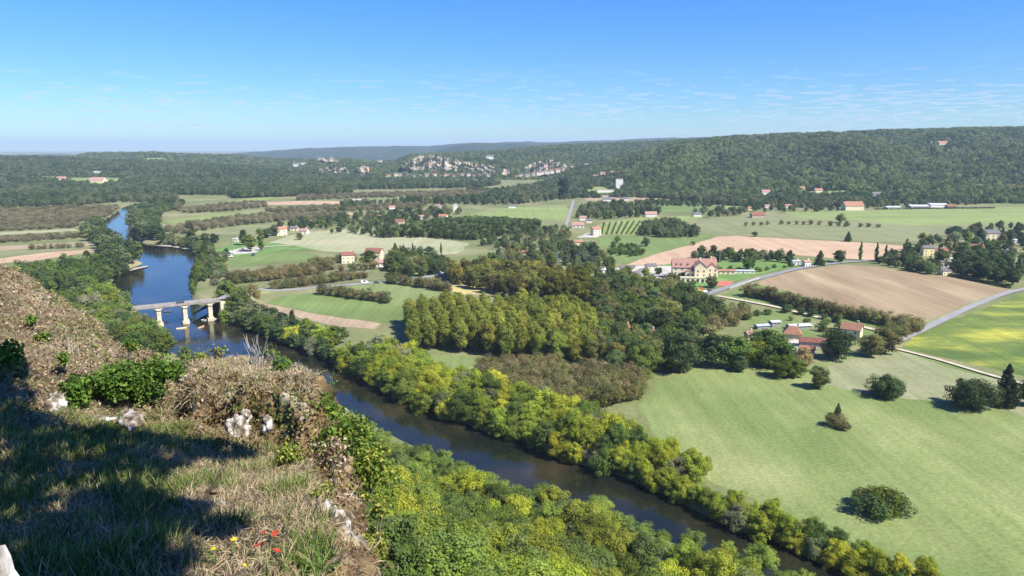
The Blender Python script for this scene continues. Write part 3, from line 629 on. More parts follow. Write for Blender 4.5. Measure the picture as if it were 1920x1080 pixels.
# ------------------------------------------------------------------ buildings
WIN = {}
def window_mesh(w, h):
    k = (round(w, 1), round(h, 1))
    if k not in WIN:
        a_ = MB(); t = 0.12
        a_.box((0, 0, h/2-t/2), (w, 0.12, t)).box((0, 0, -h/2+t/2), (w, 0.12, t)).box((-w/2+t/2, 0, 0), (t, 0.12, h-2*t)).box((w/2-t/2, 0, 0), (t, 0.12, h-2*t))
        b_ = MB().box((0, 0.01, 0), (w-2*t, 0.06, h-2*t))
        WIN[k] = (a_.mesh('window', M['wall_white']), b_.mesh('pane', M['glass']))
    return WIN[k]
def house(px, py, wpx, roof, wall, label, rot=0.0, depth=0.62, floors=1, hip=False, cat='house', group=None, name='house', z=None, pos=None, L_=None, detail=True, chim=True, flat_roof=False, pitch=0.42, z_extra=0):
    if pos is None: pos = at(px, py)
    dist = math.hypot(pos[0], pos[1]); Ln = L_ or wpx/F*math.hypot(pos[1], CAM_Z-pos[2])/max(0.6, abs(math.cos(rot)))
    D = Ln*depth; wh = 2.9*floors*(1.0 if dist < 620 else (1.25 if dist < 1500 else 1.6))*(0.7 if roof in ('roof_metal', 'roof_blue') and wpx > 20 else 1); o = empty(name, (pos[0], pos[1], pos[2]), rot)
    CLEAR.append((pos[0], pos[1], Ln*0.62))
    f0 = Vector((pos[0], pos[1])).normalized()*Ln; CLEAR.append((pos[0]-f0.x*.9, pos[1]-f0.y*.9, Ln*0.6)); dist > 420 and [CLEAR.append((pos[0]-f0.x*k_, pos[1]-f0.y*k_, Ln*0.55)) for k_ in ((1.7, 2.4) if dist < 1600 else (1.7, 2.6, 3.5))]
    rh = 0.5 if flat_roof else D*.11 if roof in ('roof_metal', 'roof_blue') else D/2*pitch*2*0.9; mb = MB(); x, y = Ln/2, D/2
    mb.add([(-x, -y, -1), (x, -y, -1), (x, y, -1), (-x, y, -1), (-x, -y, wh), (x, -y, wh), (x, y, wh), (-x, y, wh)], [(0, 1, 5, 4), (1, 2, 6, 5), (2, 3, 7, 6), (3, 0, 4, 7)])
    if not hip and not flat_roof:
        mb.add([(-x, -y, wh), (-x, y, wh), (-x, 0, wh+rh), (x, -y, wh), (x, y, wh), (x, 0, wh+rh)], [(1, 0, 2), (3, 4, 5)])
    mb.obj('wall', M[wall], o)
    e = 0.45; t = 0.22; r = MB(); hx = (D/2 if hip else 0)
    A = [(-x-e, -y-e, wh-.12), (x+e, -y-e, wh-.12), (x+e, y+e, wh-.12), (-x-e, y+e, wh-.12)]
    RG = [(-x-e+hx*1.05, 0, wh+rh+.05), (x+e-hx*1.05, 0, wh+rh+.05)]
    if flat_roof: r.box((0, 0, wh+.2), (Ln+.8, D+.8, .4))
    else:
        top = [(*p[:2], p[2]+t) for p in A]+[(*p[:2], p[2]+t) for p in RG]
        bot = [tuple(p) for p in A]+[tuple(p) for p in RG]
        v = top+bot
        r.add(v, [(0, 1, 5, 4), (2, 3, 4, 5), (1, 2, 5), (3, 0, 4), (6, 10, 11, 7), (8, 11, 10, 9), (7, 11, 8), (9, 10, 6), (0, 6, 7, 1), (1, 7, 8, 2), (2, 8, 9, 3), (3, 9, 6, 0)] if hip else
              [(0, 1, 5, 4), (2, 3, 4, 5), (6, 10, 11, 7), (8, 11, 10, 9), (0, 6, 7, 1), (2, 8, 9, 3), (1, 7, 11, 5), (5, 11, 8, 2), (0, 4, 10, 6), (4, 3, 9, 10)])
    ro = r.obj('roof', M[roof], o)
    if chim:
        cx_ = x*0.55; MB().box((cx_, D*0.08, wh+rh+0.35), (0.9, 0.6, 1.9)).box((cx_, D*0.08, wh+rh+1.36), (1.1, 0.8, 0.12)).obj('chimney', M[wall if wall != 'wall_grey' else 'wall_stone'], ro)
    if detail and dist < 1100:
        ww, hh = (1.1, 1.5) if dist < 800 else (1.5, 1.7)
        sp_ = 3.2 if dist < 700 else 4.2; n_ = max(2, int(Ln/sp_)); wm_, pm_ = window_mesh(ww, hh)
        for fl in range(floors):
            for i in range(n_):
                if fl == 0 and i == n_//2: continue
                q = link('window', wm_, o, (-x+Ln*(i+.5)/n_, -y-0.05, 1.55+fl*2.9)); link('pane', pm_, q)
        for sx in (-1, 1):
            for i in range(max(1, int(D/4))):
                for fl in range(floors):
                    nn = max(1, int(D/4)); q = link('window', wm_, o, (sx*(x+0.05), -y+D*(i+.5)/nn, 1.55+fl*2.9), R(90)); link('pane', pm_, q)
        dr = MB().box((-x+Ln*(n_//2+.5)/n_, -y-0.05, 1.1), (1.2, 0.14, 2.2)).obj('door', M['shutter'], o)
        if dist < 460: MB().box((-x+Ln*(n_//2+.5)/n_+.4, -y-0.16, 1.1), (.1, .08, .14)).obj('handle', M['steel'], dr)
    return tag(o, label, cat, group)

# farm below the stubble field
house(1596, 636, 27, 'roof_orange', 'wall_cream', 'tall cream farmhouse with orange tiled roof beside the farm track', rot=R(-36), floors=2, depth=0.72, pitch=0.5)
house(1485, 634, 30, 'roof_orange', 'wall_stone', 'stone farm barn with steep orange hipped roof, left of the open shed', rot=R(-20), depth=0.75, floors=1, hip=True, cat='barn', name='barn', pitch=0.6, detail=False)
house(1524, 650, 46, 'roof_brown', 'wall_grey', 'long open-sided barn with rust brown tiled roof among the farm buildings', rot=R(-14), depth=0.42, cat='barn', name='barn', detail=False, chim=False, pitch=0.35)
house(1497, 616, 42, 'roof_metal', 'wall_grey', 'grey metal-roofed shed behind the farm barns', rot=R(14), depth=0.4, cat='shed', name='shed', detail=False, chim=False, pitch=0.2)
house(1452, 612, 17, 'roof_metal', 'wall_grey', 'small pale square shed between two metal-roofed sheds', rot=R(10), depth=0.8, cat='shed', name='shed', detail=False, chim=False, pitch=0.2)
house(1428, 616, 24, 'roof_blue', 'wall_grey', 'bluish low greenhouse-like shed leftmost of the farm sheds', rot=R(14), depth=0.5, cat='shed', name='shed', detail=False, chim=False, pitch=0.2)
house(1512, 664, 26, 'roof_orange', 'wall_stone', 'low lean-to with orange roof just below the open-sided barn', rot=R(-12), depth=0.5, cat='shed', name='shed', detail=False, chim=False)
house(1404, 646, 14, 'roof_pink', 'wall_stone', 'small pink-roofed outbuilding half hidden among the dark farm trees', rot=R(20), depth=0.8, cat='shed', name='shed', detail=False, floors=2)
house(1155, 622, 44, 'roof_orange', 'wall_stone', 'low house with faded orange roof in the wood right of the plantation', rot=R(12), depth=0.5, detail=False)
house(1217, 634, 24, 'roof_brown', 'wall_white', 'small brown-roofed cottage by the pale garden path', rot=R(-20), depth=0.7)
# the big hotel-like house
hp = at(1300, 522)
def big_house():
    o = empty('manor', (hp.x, hp.y, 0), R(-6)); CLEAR.append((hp.x, hp.y, 27)); CLEAR.append((hp.x-3, hp.y-22, 16))
    def block(cx_, cy_, Lx, Ly, wh, rise, axis='x', chim=()):
        x, y = Lx/2, Ly/2; w = MB()
        w.add([(cx_-x, cy_-y, -1), (cx_+x, cy_-y, -1), (cx_+x, cy_+y, -1), (cx_-x, cy_+y, -1), (cx_-x, cy_-y, wh), (cx_+x, cy_-y, wh), (cx_+x, cy_+y, wh), (cx_-x, cy_+y, wh)], [(0, 1, 5, 4), (1, 2, 6, 5), (2, 3, 7, 6), (3, 0, 4, 7)])
        if axis == 'x': w.add([(cx_-x, cy_-y, wh), (cx_-x, cy_+y, wh), (cx_-x, cy_, wh+rise), (cx_+x, cy_-y, wh), (cx_+x, cy_+y, wh), (cx_+x, cy_, wh+rise)], [(1, 0, 2), (3, 4, 5)])
        else: w.add([(cx_-x, cy_-y, wh), (cx_+x, cy_-y, wh), (cx_, cy_-y, wh+rise), (cx_-x, cy_+y, wh), (cx_+x, cy_+y, wh), (cx_, cy_+y, wh+rise)], [(0, 1, 2), (4, 3, 5)])
        w.obj('wall', M['wall_cream'], o)
        e = .5; r = MB(); t = .25
        if axis == 'x': A = [(cx_-x-e, cy_-y-e, wh-.2), (cx_+x+e, cy_-y-e, wh-.2), (cx_+x+e, cy_+y+e, wh-.2), (cx_-x-e, cy_+y+e, wh-.2)]; G = [(cx_-x-e, cy_, wh+rise), (cx_+x+e, cy_, wh+rise)]; q = [(0, 1, 5, 4), (2, 3, 4, 5), (6, 10, 11, 7), (8, 11, 10, 9), (0, 6, 7, 1), (2, 8, 9, 3), (1, 7, 11, 5), (5, 11, 8, 2), (0, 4, 10, 6), (4, 3, 9, 10)]
        else: A = [(cx_-x-e, cy_+y+e, wh-.2), (cx_-x-e, cy_-y-e, wh-.2), (cx_+x+e, cy_-y-e, wh-.2), (cx_+x+e, cy_+y+e, wh-.2)]; G = [(cx_, cy_+y+e, wh+rise), (cx_, cy_-y-e, wh+rise)]; q = [(0, 1, 5, 4), (2, 3, 4, 5), (6, 10, 11, 7), (8, 11, 10, 9), (0, 6, 7, 1), (2, 8, 9, 3), (1, 7, 11, 5), (5, 11, 8, 2), (0, 4, 10, 6), (4, 3, 9, 10)]
        r.add([(*p[:2], p[2]+t) for p in A+G]+A+G, q); ro = r.obj('roof', M['roof_pink'], o)
        for c in chim: MB().box((c[0], c[1], wh+rise+.2), (1.3, .9, 3.0)).box((c[0], c[1], wh+rise+1.76), (1.5, 1.1, .12)).obj('chimney', M['wall_cream'], ro)
        wm_, pm_ = window_mesh(1.3, 1.7); n_ = max(2, int(Lx/4.2))
        for fl in range(int(wh//3.1)):
            for i in range(n_):
                w_ = link('window', wm_, o, (cx_-x+Lx*(i+.5)/n_, cy_-y-.06, 1.8+fl*3.1)); link('pane', pm_, w_)
        # dormers
        return ro
    ro = block(0, 0, 33, 10, 9.3, 6.2, 'x', [(-9, 1), (13, .5)])
    block(3.5, -8, 9, 12, 11, 4.0, 'y', [(4, -4)])
    block(13, -4, 8, 9, 9.5, 3.5, 'y')
    block(-4, -8, 7, 6, 6.2, 2.0, 'y')
    for i, dx in enumerate((-13.5, -10, -5, 14)):
        d_ = MB(); d_.box((dx, -3.7, 11.2), (1.3, 1.6, 1.5)).add([(dx-.85, -4.6, 11.9), (dx+.85, -4.6, 11.9), (dx, -4.6, 12.7), (dx-.85, -2.4, 11.9), (dx+.85, -2.4, 11.9), (dx, -2.0, 12.7)], [(0, 1, 2), (1, 4, 5, 2), (0, 2, 5, 3)])
        d_.obj('dormer', M['roof_pink'], o)
    t_ = MB(); t_.box((-1, -16, 1.8), (22, 6, 3.8)); t_.box((-1, -19.05, 3.9), (22, 0.3, 1.0)); t_.obj('terrace', M['wall_cream'], o)
    for i in range(6): MB().box((-10+i*3.6, -19.12, 1.7), (1.6, .2, 2.2)).obj('archway', M['darkvoid'], o)  # solid slabs, the shade under each arch painted in their dark colour
    tag(o, 'large cream manor with pink tiled roofs, dormers and a projecting central wing', 'manor')
big_house()
house(1360, 514, 34, 'roof_orange', 'wall_cream', 'low cream annexe with flat orange roof joined to the right of the manor', rot=R(-4), depth=0.3, chim=False, cat='annexe', name='annexe', pitch=0.25)
house(1392, 512, 42, 'roof_metal', 'wall_white', 'long white pavilion with terrace right of the manor annexe', rot=R(-4), depth=0.28, chim=False, flat_roof=True, cat='pavilion', name='pavilion')
house(1195, 521, 22, 'roof_slate', 'wall_white', 'grey slate-roofed house showing behind trees left of the manor', rot=R(60), depth=0.6, chim=False)
house(1176, 508, 26, 'roof_slate', 'wall_cream', 'long pale building with grey roof at the tip of the ploughed field', rot=R(5), depth=0.35, chim=False)
house(1220, 505, 18, 'roof_slate', 'wall_cream', 'small dark-roofed house between the manor and the ploughed field', rot=R(20), depth=0.6)
house(1130, 512, 16, 'roof_metal', 'wall_white', 'small white house behind yellow trees left of the manor drive', rot=R(10), depth=0.6)
# tennis court
c0 = [at(p, q) for p, q in ((1340, 537), (1350, 528), (1376, 528), (1366, 538))]
ct = struct('tennis_court', newmesh('tennis_court', [(p.x, p.y, .5) for p in c0]+[(p.x, p.y, -.2) for p in c0], [(0, 1, 2, 3), (0, 4, 5, 1), (1, 5, 6, 2), (2, 6, 7, 3), (3, 7, 4, 0)], M['court']))
OW = ('roof_orange', 'wall_cream'); PW = ('roof_pink', 'wall_white'); BW = ('roof_brown', 'wall_cream'); SW = ('roof_slate', 'wall_cream')
HS = [
 (702, 487, 30, *BW, 'brown-roofed cream house left of the round dark trees at the pale meadow edge', -10, 2), (652, 493, 22, *BW, 'brown-roofed house partly hidden by orchard trees', 20, 2), (716, 500, 20, *PW, 'low pink-roofed house half hidden below the cream house', 5, 1),
 (528, 441, 16, *OW, 'red-roofed white house at the left corner of the pale meadow', 30, 2), (570, 438, 16, *PW, 'small white house with pink roof on the north edge of the pale meadow', -10, 1), (552, 433, 14, *SW, 'flat pale house behind the corner of the pale meadow', 0, 1),
 (735, 397, 10, *PW, 'pinkish house topmost in the central hamlet', 20, 2), (757, 402, 10, *OW, 'orange-roofed cottage in the central hamlet', 0, 1), (791, 411, 13, *PW, 'white cottage with pink roof right of the hamlet trees', 0, 1), (831, 410, 15, *OW, 'bright red-roofed house at the right end of the hamlet', -15, 1),
 (854, 396, 7, 'roof_metal', 'wall_white', 'narrow tall white house above the green plantation', 0, 3), (713, 410, 9, *PW, 'small white house left of the central hamlet', 0, 1), (750, 420, 16, *BW, 'brownish long house below the central hamlet', 0, 1), (794, 399, 7, *OW, 'tiny orange-roofed house behind the pink cottage', 0, 1), (821, 389, 9, *PW, 'small pink-roofed house at the back of the hamlet', 0, 1),
 (669, 378, 14, 'roof_metal', 'wall_white', 'long white shed alone in the far strip fields', 0, 1), (985, 488, 15, *BW, 'brown-roofed white house behind the autumn trees', -5, 2),
 (1084, 427, 22, *PW, 'wide pink-roofed white house just right of the valley road', -5, 1), (1093, 413, 13, *PW, 'smaller pinkish house behind the wide one by the valley road', 0, 1), (1117, 441, 15, *OW, 'white house with red roof beside the vineyard', 30, 2), (1104, 418, 11, *SW, 'grey-roofed house left of the vineyard', 0, 1),
 (1085, 467, 15, *OW, 'red-roofed house among conifers right of the valley road', 0, 2), (1220, 406, 21, *PW, 'long white house with pink roof above the vineyard', 0, 1), (960, 390, 13, 'roof_slate', 'wall_white', 'pale house at the top of the lime meadow', 0, 1), (1112, 392, 12, *SW, 'pale low house among trees at the wooded foot', 0, 1),
 (1138, 377, 16, 'roof_slate', 'wall_white', 'low white house below the hillside castle', 0, 1), (1172, 376, 12, 'roof_slate', 'wall_white', 'small white house right below the castle tower', 0, 1),
 (1407, 394, 10, *OW, 'tiny red-roofed white house at the foot of the right hill', 0, 1), (1438, 390, 10, *PW, 'small pink house behind the meadow trees', 0, 1), (1478, 390, 13, *OW, 'red-roofed house with dark front at the hill foot', 0, 1), (1420, 408, 24, 'roof_brown', 'wall_stone', 'long brown stone barn at the edge of the olive meadow', 0, 1), (1307, 406, 15, 'roof_slate', 'wall_white', 'white house beyond the dark little wood', 0, 1),
 (1598, 394, 34, *OW, 'large double-gabled house with red roof at the hill foot', 0, 2), (1673, 391, 26, 'roof_metal', 'wall_white', 'leftmost long farm shed with pale metal roof', 0, 1), (1720, 389, 34, 'roof_metal', 'wall_grey', 'wide grey-roofed farm shed behind a dark hedge', 0, 1), (1756, 389, 32, 'roof_metal', 'wall_white', 'tall white-fronted farm shed with metal roof', 0, 2), (1782, 391, 16, 'roof_brown', 'wall_grey', 'small brown-roofed shed at the right end of the farm sheds', 0, 1),
 (1738, 479, 20, 'roof_slate', 'wall_yellow', 'bright yellow-walled villa in the right-hand village', 0, 2), (1762, 477, 24, 'roof_brown', 'wall_white', 'long dark-red-roofed house right of the yellow villa', 0, 1), (1829, 470, 24, *BW, 'reddish-roofed house below the blue cedar', -10, 1), (1857, 449, 26, 'roof_slate', 'wall_cream', 'grey mansard house right of the blue cedar', 0, 2), (1908, 456, 18, 'roof_metal', 'wall_white', 'low white house at the right edge of the village', 0, 1), (1894, 477, 16, 'roof_slate', 'wall_white', 'grey-roofed white house lower right in the village', 0, 1),
 (1772, 515, 22, 'roof_slate', 'wall_cream', 'cream house with grey roof at the stubble field hedge', 15, 1), (1768, 499, 10, *SW, 'small pointed-roofed cream house above the hedge house', 0, 1), (1802, 461, 10, 'roof_slate', 'wall_white', 'tiny white outbuilding left of the reddish-roofed house', 0, 1), (1512, 499, 13, *PW, 'tiny white roadside cottage with pink roof', 20, 1),
 (1492, 497, 14, 'roof_metal', 'wall_white', 'small pale outbuilding left of the roadside cottage', 0, 1), (442, 454, 9, 'roof_metal', 'wall_white', 'white cabin under trees at the riverside campsite', 0, 1), (470, 384, 8, 'roof_metal', 'wall_white', 'tiny white barn in the far strip fields', 0, 1)]
for px, py, w_, rf, wl_, lab, rot, fl in HS:
    house(px, py, w_, rf, wl_, lab, rot=R(rot), floors=fl, depth=0.6, detail=(py > 425), chim=(py > 430))
def hillhouse(H, px, py, w_, rf, wl_, lab, fl=1, rot=0, cat='house', name='house', depth=.6, group=None, **kw):
    p = hill_pt(H, px, py); return house(px, py, w_, rf, wl_, lab, pos=p, rot=R(rot), floors=fl, detail=False, chim=False, cat=cat, name=name, depth=depth, group=group, **kw)
for a_ in [('E', 1426, 368, 15, *PW, 'pink-roofed house against the wooded hillside', 2), ('E', 1490, 360, 9, *OW, 'small house at the left end of the hillside hamlet', 2), ('E', 1521, 361, 14, *OW, 'orange-roofed house on the grassy knoll below the woods', 1), ('E', 1630, 369, 20, 'roof_slate', 'wall_white', 'white house with grey roof under the wooded hill', 1),
           ('E', 1740, 271, 16, *OW, 'lone red-roofed house high on the right hill', 1), ('E', 1720, 268, 6, *SW, 'tiny pale hut left of the lone hilltop house', 1), ('E', 1877, 352, 14, 'roof_brown', 'wall_white', 'left half of the pale row of houses in the right hillside woods', 1), ('E', 1895, 356, 12, 'roof_brown', 'wall_white', 'right half of the pale row of houses in the right hillside woods', 1),
           ('A', 207, 325, 14, 'roof_metal', 'wall_white', 'white building topmost in the left hillside clearing', 1), ('A', 202, 342, 26, 'roof_pink', 'wall_cream', 'long low cream barn in the left hillside clearing', 1), ('A', 138, 338, 16, 'roof_pink', 'wall_cream', 'small cream barn left of the long hillside barn', 1), ('A', 268, 346, 6, *PW, 'tiny cream house in the left woods', 1),
           ]:
    hillhouse(*a_)
hillhouse('F', 1158, 355, 13, 'wall_stone', 'wall_white', 'square white castle tower standing above the fields', 5, flat_roof=True, cat='castle tower', name='tower')
hillhouse('F', 1134, 360, 32, 'wall_stone', 'wall_white', 'low white castle wing with terrace left of the square tower', 1, flat_roof=True, depth=.3, cat='castle wing', name='castle_wing')
for i, (px, py, w_, fl) in enumerate([(1114, 332, 9, 1), (1124, 330, 9, 2), (1133, 331, 9, 1), (1142, 328, 8, 2), (1150, 327, 7, 1)]):
    hillhouse('F', px, py+1, w_, 'roof_orange' if i % 2 else 'roof_pink', 'wall_cream', 'small sunlit ochre house in the hamlet above the white castle', fl, group='ochre hamlet houses above the castle')

# ------------------------------------------------------------------ limestone cliffs of the village across the valley
M['cliff'] = mat_noise('limestone', [(0.38, (0.06, 0.075, 0.04)), (0.46, (0.18, 0.165, 0.12)), (0.53, (0.34, 0.31, 0.25)), (0.60, (0.42, 0.34, 0.23)), (0.68, (0.43, 0.30, 0.18)), (0.8, (0.45, 0.42, 0.36))], scale=0.022, detail=11, stretch=(1, 1, 0.8), scale2=0.12, amt2=0.35)
def cliff(Hn, cols, d0, seed, name='cliff'):
    # cols: px, py top, py bottom ; a stepped rock face with real depth
    pxs = [c[0] for c in cols]; nc = int((pxs[-1]-pxs[0])*1.2); ns = 26; rng = random.Random(seed)
    v = []
    for i in range(nc):
        px = pxs[0]+(pxs[-1]-pxs[0])*i/(nc-1); a_ = np.interp(px, pxs, [c[1] for c in cols]); b_ = np.interp(px, pxs, [c[2] for c in cols])
        a_ += 3.2*n3(px*.12, seed)+2.4*n3(px*.5, seed)+1.0*n3(px*1.3, seed); b_ += 2.5*n3(px*.2, seed+9); jag = 26*n3(px*0.10, seed+2)+12*n3(px*.4, seed+4)
        for j in range(ns):
            s = j/(ns-1); py = b_+2+(a_-b_-2)*s
            d = d0+jag+70*s+16*n3(px*.12, s*5, seed)+22*(round(s*3)/3-s)
            v.append(at_d(px, py, d))
        v.append(at_d(px, a_+1.0, d0+220))
    k = ns+1; f = [(i*k+j, (i+1)*k+j, (i+1)*k+j+1, i*k+j+1) for i in range(nc-1) for j in range(k-1)]
    struct(name, newmesh(name, v, f, M['cliff']))
def hz(H, px, s=0.5):
    PX, v, ns = HILLS[H]; i = int(np.argmin(np.abs(PX-px))); return v[i, int(ns*s)]
CL = [([(752, 309, 312), (775, 297, 316), (790, 291, 319), (810, 290, 320), (830, 294, 318), (845, 296, 318), (870, 303, 320), (895, 306, 326), (915, 308, 329), (928, 314, 328)], 2560, 3), ([(598, 316, 326), (615, 313, 330), (640, 313, 330), (655, 318, 329)], 2500, 5), ([(670, 312, 329), (680, 311, 331), (692, 313, 331)], 2500, 6), ([(938, 320, 327), (948, 317, 328), (957, 320, 328)], 2480, 7),
      ([(972, 327, 331), (985, 312, 331), (1005, 304, 330), (1020, 301, 324), (1035, 299, 318), (1050, 304, 317), (1074, 308, 313)], 2560, 8), ([(262, 297, 302), (285, 295, 305), (312, 297, 303)], 3550, 9), ([(398, 353, 360), (408, 351, 362), (418, 354, 361)], 1900, 10), ([(437, 352, 358), (445, 351, 360), (450, 353, 358)], 1900, 11), ([(604, 297, 300), (618, 295, 302), (636, 297, 301)], 3000, 12)]
for c, d, s in CL: cliff('D', c, d, s)
rngv = random.Random(5)
for i in range(26):      # village houses under and on the cliffs
    if i < 16: px = 728+i*12.5+rngv.uniform(-3, 3); py = 331+rngv.uniform(-2, 2.5)
    else: px = 968+(i-16)*10+rngv.uniform(-3, 3); py = 333-(i-16)*1.5+rngv.uniform(-1, 1)
    d = 2440 if i < 16 else 2420
    p = at_d(px, py, d); 
    house(px, py, rngv.uniform(5, 9), rngv.choice(['roof_slate', 'roof_brown', 'roof_brown']), rngv.choice(['wall_white', 'wall_stone', 'wall_cream']), 'small pale village house strung along the foot of the long limestone cliff' if i < 16 else 'small pale village house below the grey rock spires right of the long cliff',
          pos=(p.x, p.y, p.z-3), floors=2, detail=False, chim=False, group='cliff village houses' if i < 16 else 'rock spire village houses')
for i, (px, py, w_) in enumerate([(568, 312, 12), (582, 310, 8), (612, 301, 10), (636, 308, 7), (718, 302, 8), (923, 298, 13), (1095, 313, 8), (1128, 312, 8)]):
    hillhouse('D', px, py, w_, 'roof_slate', 'wall_white', 'distant white house ' + ['leftmost on the far wooded ridge', 'second from left on the far wooded ridge', 'above the left sunlit crags', 'just right of the crag top', 'between the two cliff masses', 'on the shelf above the long cliff', 'right of the grey rock spires', 'rightmost on the ridge above the ochre hamlet'][i], 2)

# ------------------------------------------------------------------ bridge
PA, PB = at(150, 587, 9.5), at(412, 561.5, 9.5)
dv = (PB-PA); bl = Vector((dv.x, dv.y)).length; ba = math.atan2(dv.y, dv.x)
br = empty('bridge', (PA.x, PA.y, 0), ba)
tag(br, 'low concrete road bridge with cream piers crossing the blue river', 'bridge')
WD = 7.0
d_ = MB(); d_.box((bl/2, 0, 9.05), (bl, WD, 0.7)); d_.obj('deck', M['deckstone'], br)
rs = MB(); rs.box((bl/2, 0, 9.52), (bl, WD-1.8, 0.08)); rs.obj('roadway', M['asphalt_old'], br)
for sy in (-1, 1):
    p_ = MB(); p_.box((bl/2, sy*(WD/2-.2), 9.72), (bl, .35, .62))
    k = 0
    while k < bl: p_.box((k+.3, sy*(WD/2-.2), 10.06), (.7, .5, .10)); k += 6
    p_.obj('parapet', M['deckstone'], br)
def pier_x(px):     # where the bridge axis meets a photo column
    best = min(((abs(to_px(*(PA+dv*t)[:2], 5)[0]-px), t) for t in np.linspace(0, 1, 1500)), key=lambda q: q[0]); return best[1]*bl
for px in (250, 297, 346, 393):
    x = pier_x(px); q = MB(); q.box((x, 0, 1.6), (2.4, 5.4, 10.4), taper=0.92)
    q.box((x, 0, -2.0), (3.8, 6.8, 2.6))
    # haunches that spread under the deck
    Wt, n_ = 6.2, 8; prof = []
    for i in range(n_+1):
        s = i/n_; prof.append((1.15+(Wt-1.15)*s**1.7, 6.9+1.78*math.sqrt(s)))
    v = []; f = []
    for (hx, z) in prof:
        for sx in (-1, 1):
            for sy in (-1, 1): v.append((x+sx*hx, sy*3.1, z))
    for i in range(n_):
        b_ = i*4
        f += [(b_, b_+4, b_+5, b_+1), (b_+2, b_+3, b_+7, b_+6), (b_, b_+2, b_+6, b_+4), (b_+1, b_+5, b_+7, b_+3)]
    f.append((n_*4, n_*4+2, n_*4+3, n_*4+1)); q.add(v, f)
    q.obj('pier', M['concrete'], br)
ab = MB(); ab.box((bl+1.2, 0, 3.2), (3, WD-.3, 10.6)); ab.obj('abutment', M['concrete'], br)
# road from the bridge into the valley, on an embankment
e0 = Vector((PB.x, PB.y, 9.4)); e1 = Vector((*at(470, 551)[:2], 3.4)); e2 = Vector((*at(520, 546)[:2], 0.4))
line = [e0, e0.lerp(e1, .5)+Vector((0, 0, .6)), e1, e2]+[Vector((*at(p, q)[:2], 0.4)) for p, q in ((600, 540), (680, 533), (760, 526), (830, 516), (900, 508))]
_, Q = ribbon('road', M['asphalt_old'], None or [(0, 600)]*2, 7, 0.3, zs=line)
v = []; f = []
for i, q in enumerate(Q):
    d = (Q[min(i+1, len(Q)-1)]-Q[max(i-1, 0)]); s = Vector((d.y, -d.x, 0)).normalized(); w2 = 4.2+1.5*q.z
    v += [(q.x+s.x*w2, q.y+s.y*w2, -.6), (q.x+s.x*4, q.y+s.y*4, q.z+.12), (q.x-s.x*4, q.y-s.y*4, q.z+.12), (q.x-s.x*w2, q.y-s.y*w2, -.6)]
    if i:
        b_ = 4*i-4; f += [(b_, b_+4, b_+5, b_+1), (b_+1, b_+5, b_+6, b_+2), (b_+2, b_+6, b_+7, b_+3)]
struct('embankment', newmesh('embankment', v, f, M['ground']))
l0 = Vector((PA.x, PA.y, 9.4)); ext = [l0+Vector((-dv.x, -dv.y, 0)).normalized()*k for k in (0, 40, 90)]
struct('embankment', newmesh('embankment', [(p.x+sx, p.y+sy, zz) for p in ext for sx, sy, zz in ((-3, -16, -.5), (-1, -4.4, 9.4), (1, 4.4, 9.4), (3, 16, -.5))], [(4*i+j, 4*i+4+j, 4*i+5+j, 4*i+1+j) for i in range(2) for j in range(3)], M['ground']))

# canoes
CC = {'white': (0.75, 0.75, 0.72), 'pale yellow': (0.75, 0.68, 0.4), 'orange': (0.62, 0.42, 0.28), 'dark': (0.05, 0.06, 0.08), 'red': (.6, .08, .06), 'blue': (.1, .2, .5)}
for k_, c in list(CC.items()): M['paint_'+k_] = flat('paint_'+k_.replace(' ', '_'), c, 0.05, 1, rough=0.4, spec=0.5)
M['skin'] = flat('skin', (0.5, 0.32, 0.24), 0.05); M['vest'] = flat('life_vest', (0.6, 0.25, 0.06), 0.1)
def canoe(px, py, colr, label, rz, L_=5.2):
    p = at(px, py, WZ); o = empty('canoe', (p.x, p.y, WZ), rz); n_ = 12; v = []
    for i in range(n_+1):
        s = i/n_; x = (s-.5)*L_; w = 0.55*math.sin(math.pi*min(.985, max(.015, s)))**.7; h = .42+.22*abs(2*s-1)**3
        v += [(x, -w, h), (x, -w*.75, -.08), (x, 0, -.14), (x, w*.75, -.08), (x, w, h), (x, w*.86, h-.02), (x, w*.6, .05), (x, -w*.6, .05), (x, -w*.86, h-.02)]
    f = [(9*i+j, 9*i+(j+1) % 9, 9*i+9+(j+1) % 9, 9*i+9+j) for i in range(n_) for j in range(9)]
    link('hull', newmesh('hull', v, f, M['paint_'+colr], smooth=True), o)
    for sx in (-1.1, 1.0): MB().box((sx, 0, .27), (.35, .8, .05)).obj('seat', M['steel'], o)
    tag(o, label, 'canoe', 'canoes on the river near the bridge')
    for k, sx in enumerate((-1.1, 1.0)):        # paddlers, sitting
        pv = MB(); pv.tube([(0, 0, .30), (0, 0, .50), (.02, 0, .78), (.02, 0, .88), (.02, 0, .93)], [.17, .17, .21, .12, .06], 8)
        pv.tube([(.02, 0, .92), (.03, 0, .98), (.03, 0, 1.10), (.03, 0, 1.16)], [.055, .085, .10, .04], 8)
        for sy in (-1, 1):
            pv.tube([(.02, sy*.20, .82), (.15, sy*.28, .62), (.42, sy*.20, .62)], [.06, .05, .035], 6)
            pv.tube([(.05, sy*.1, .34), (.45, sy*.14, .42), (.75, sy*.12, .22)], [.09, .07, .05], 6)
        bd = link('person', pv.mesh('person', M['skin'], True), None, (p.x+math.cos(rz)*sx, p.y+math.sin(rz)*sx, WZ), rz)
        MB().tube([(0, 0, .46), (.02, 0, .60), (.02, 0, .84)], [.19, .22, .20], 8).obj('life_vest', M['vest'], bd)
        tag(bd, ('rear' if k == 0 else 'front')+' paddler in the '+label, 'person', 'paddlers in the canoes')
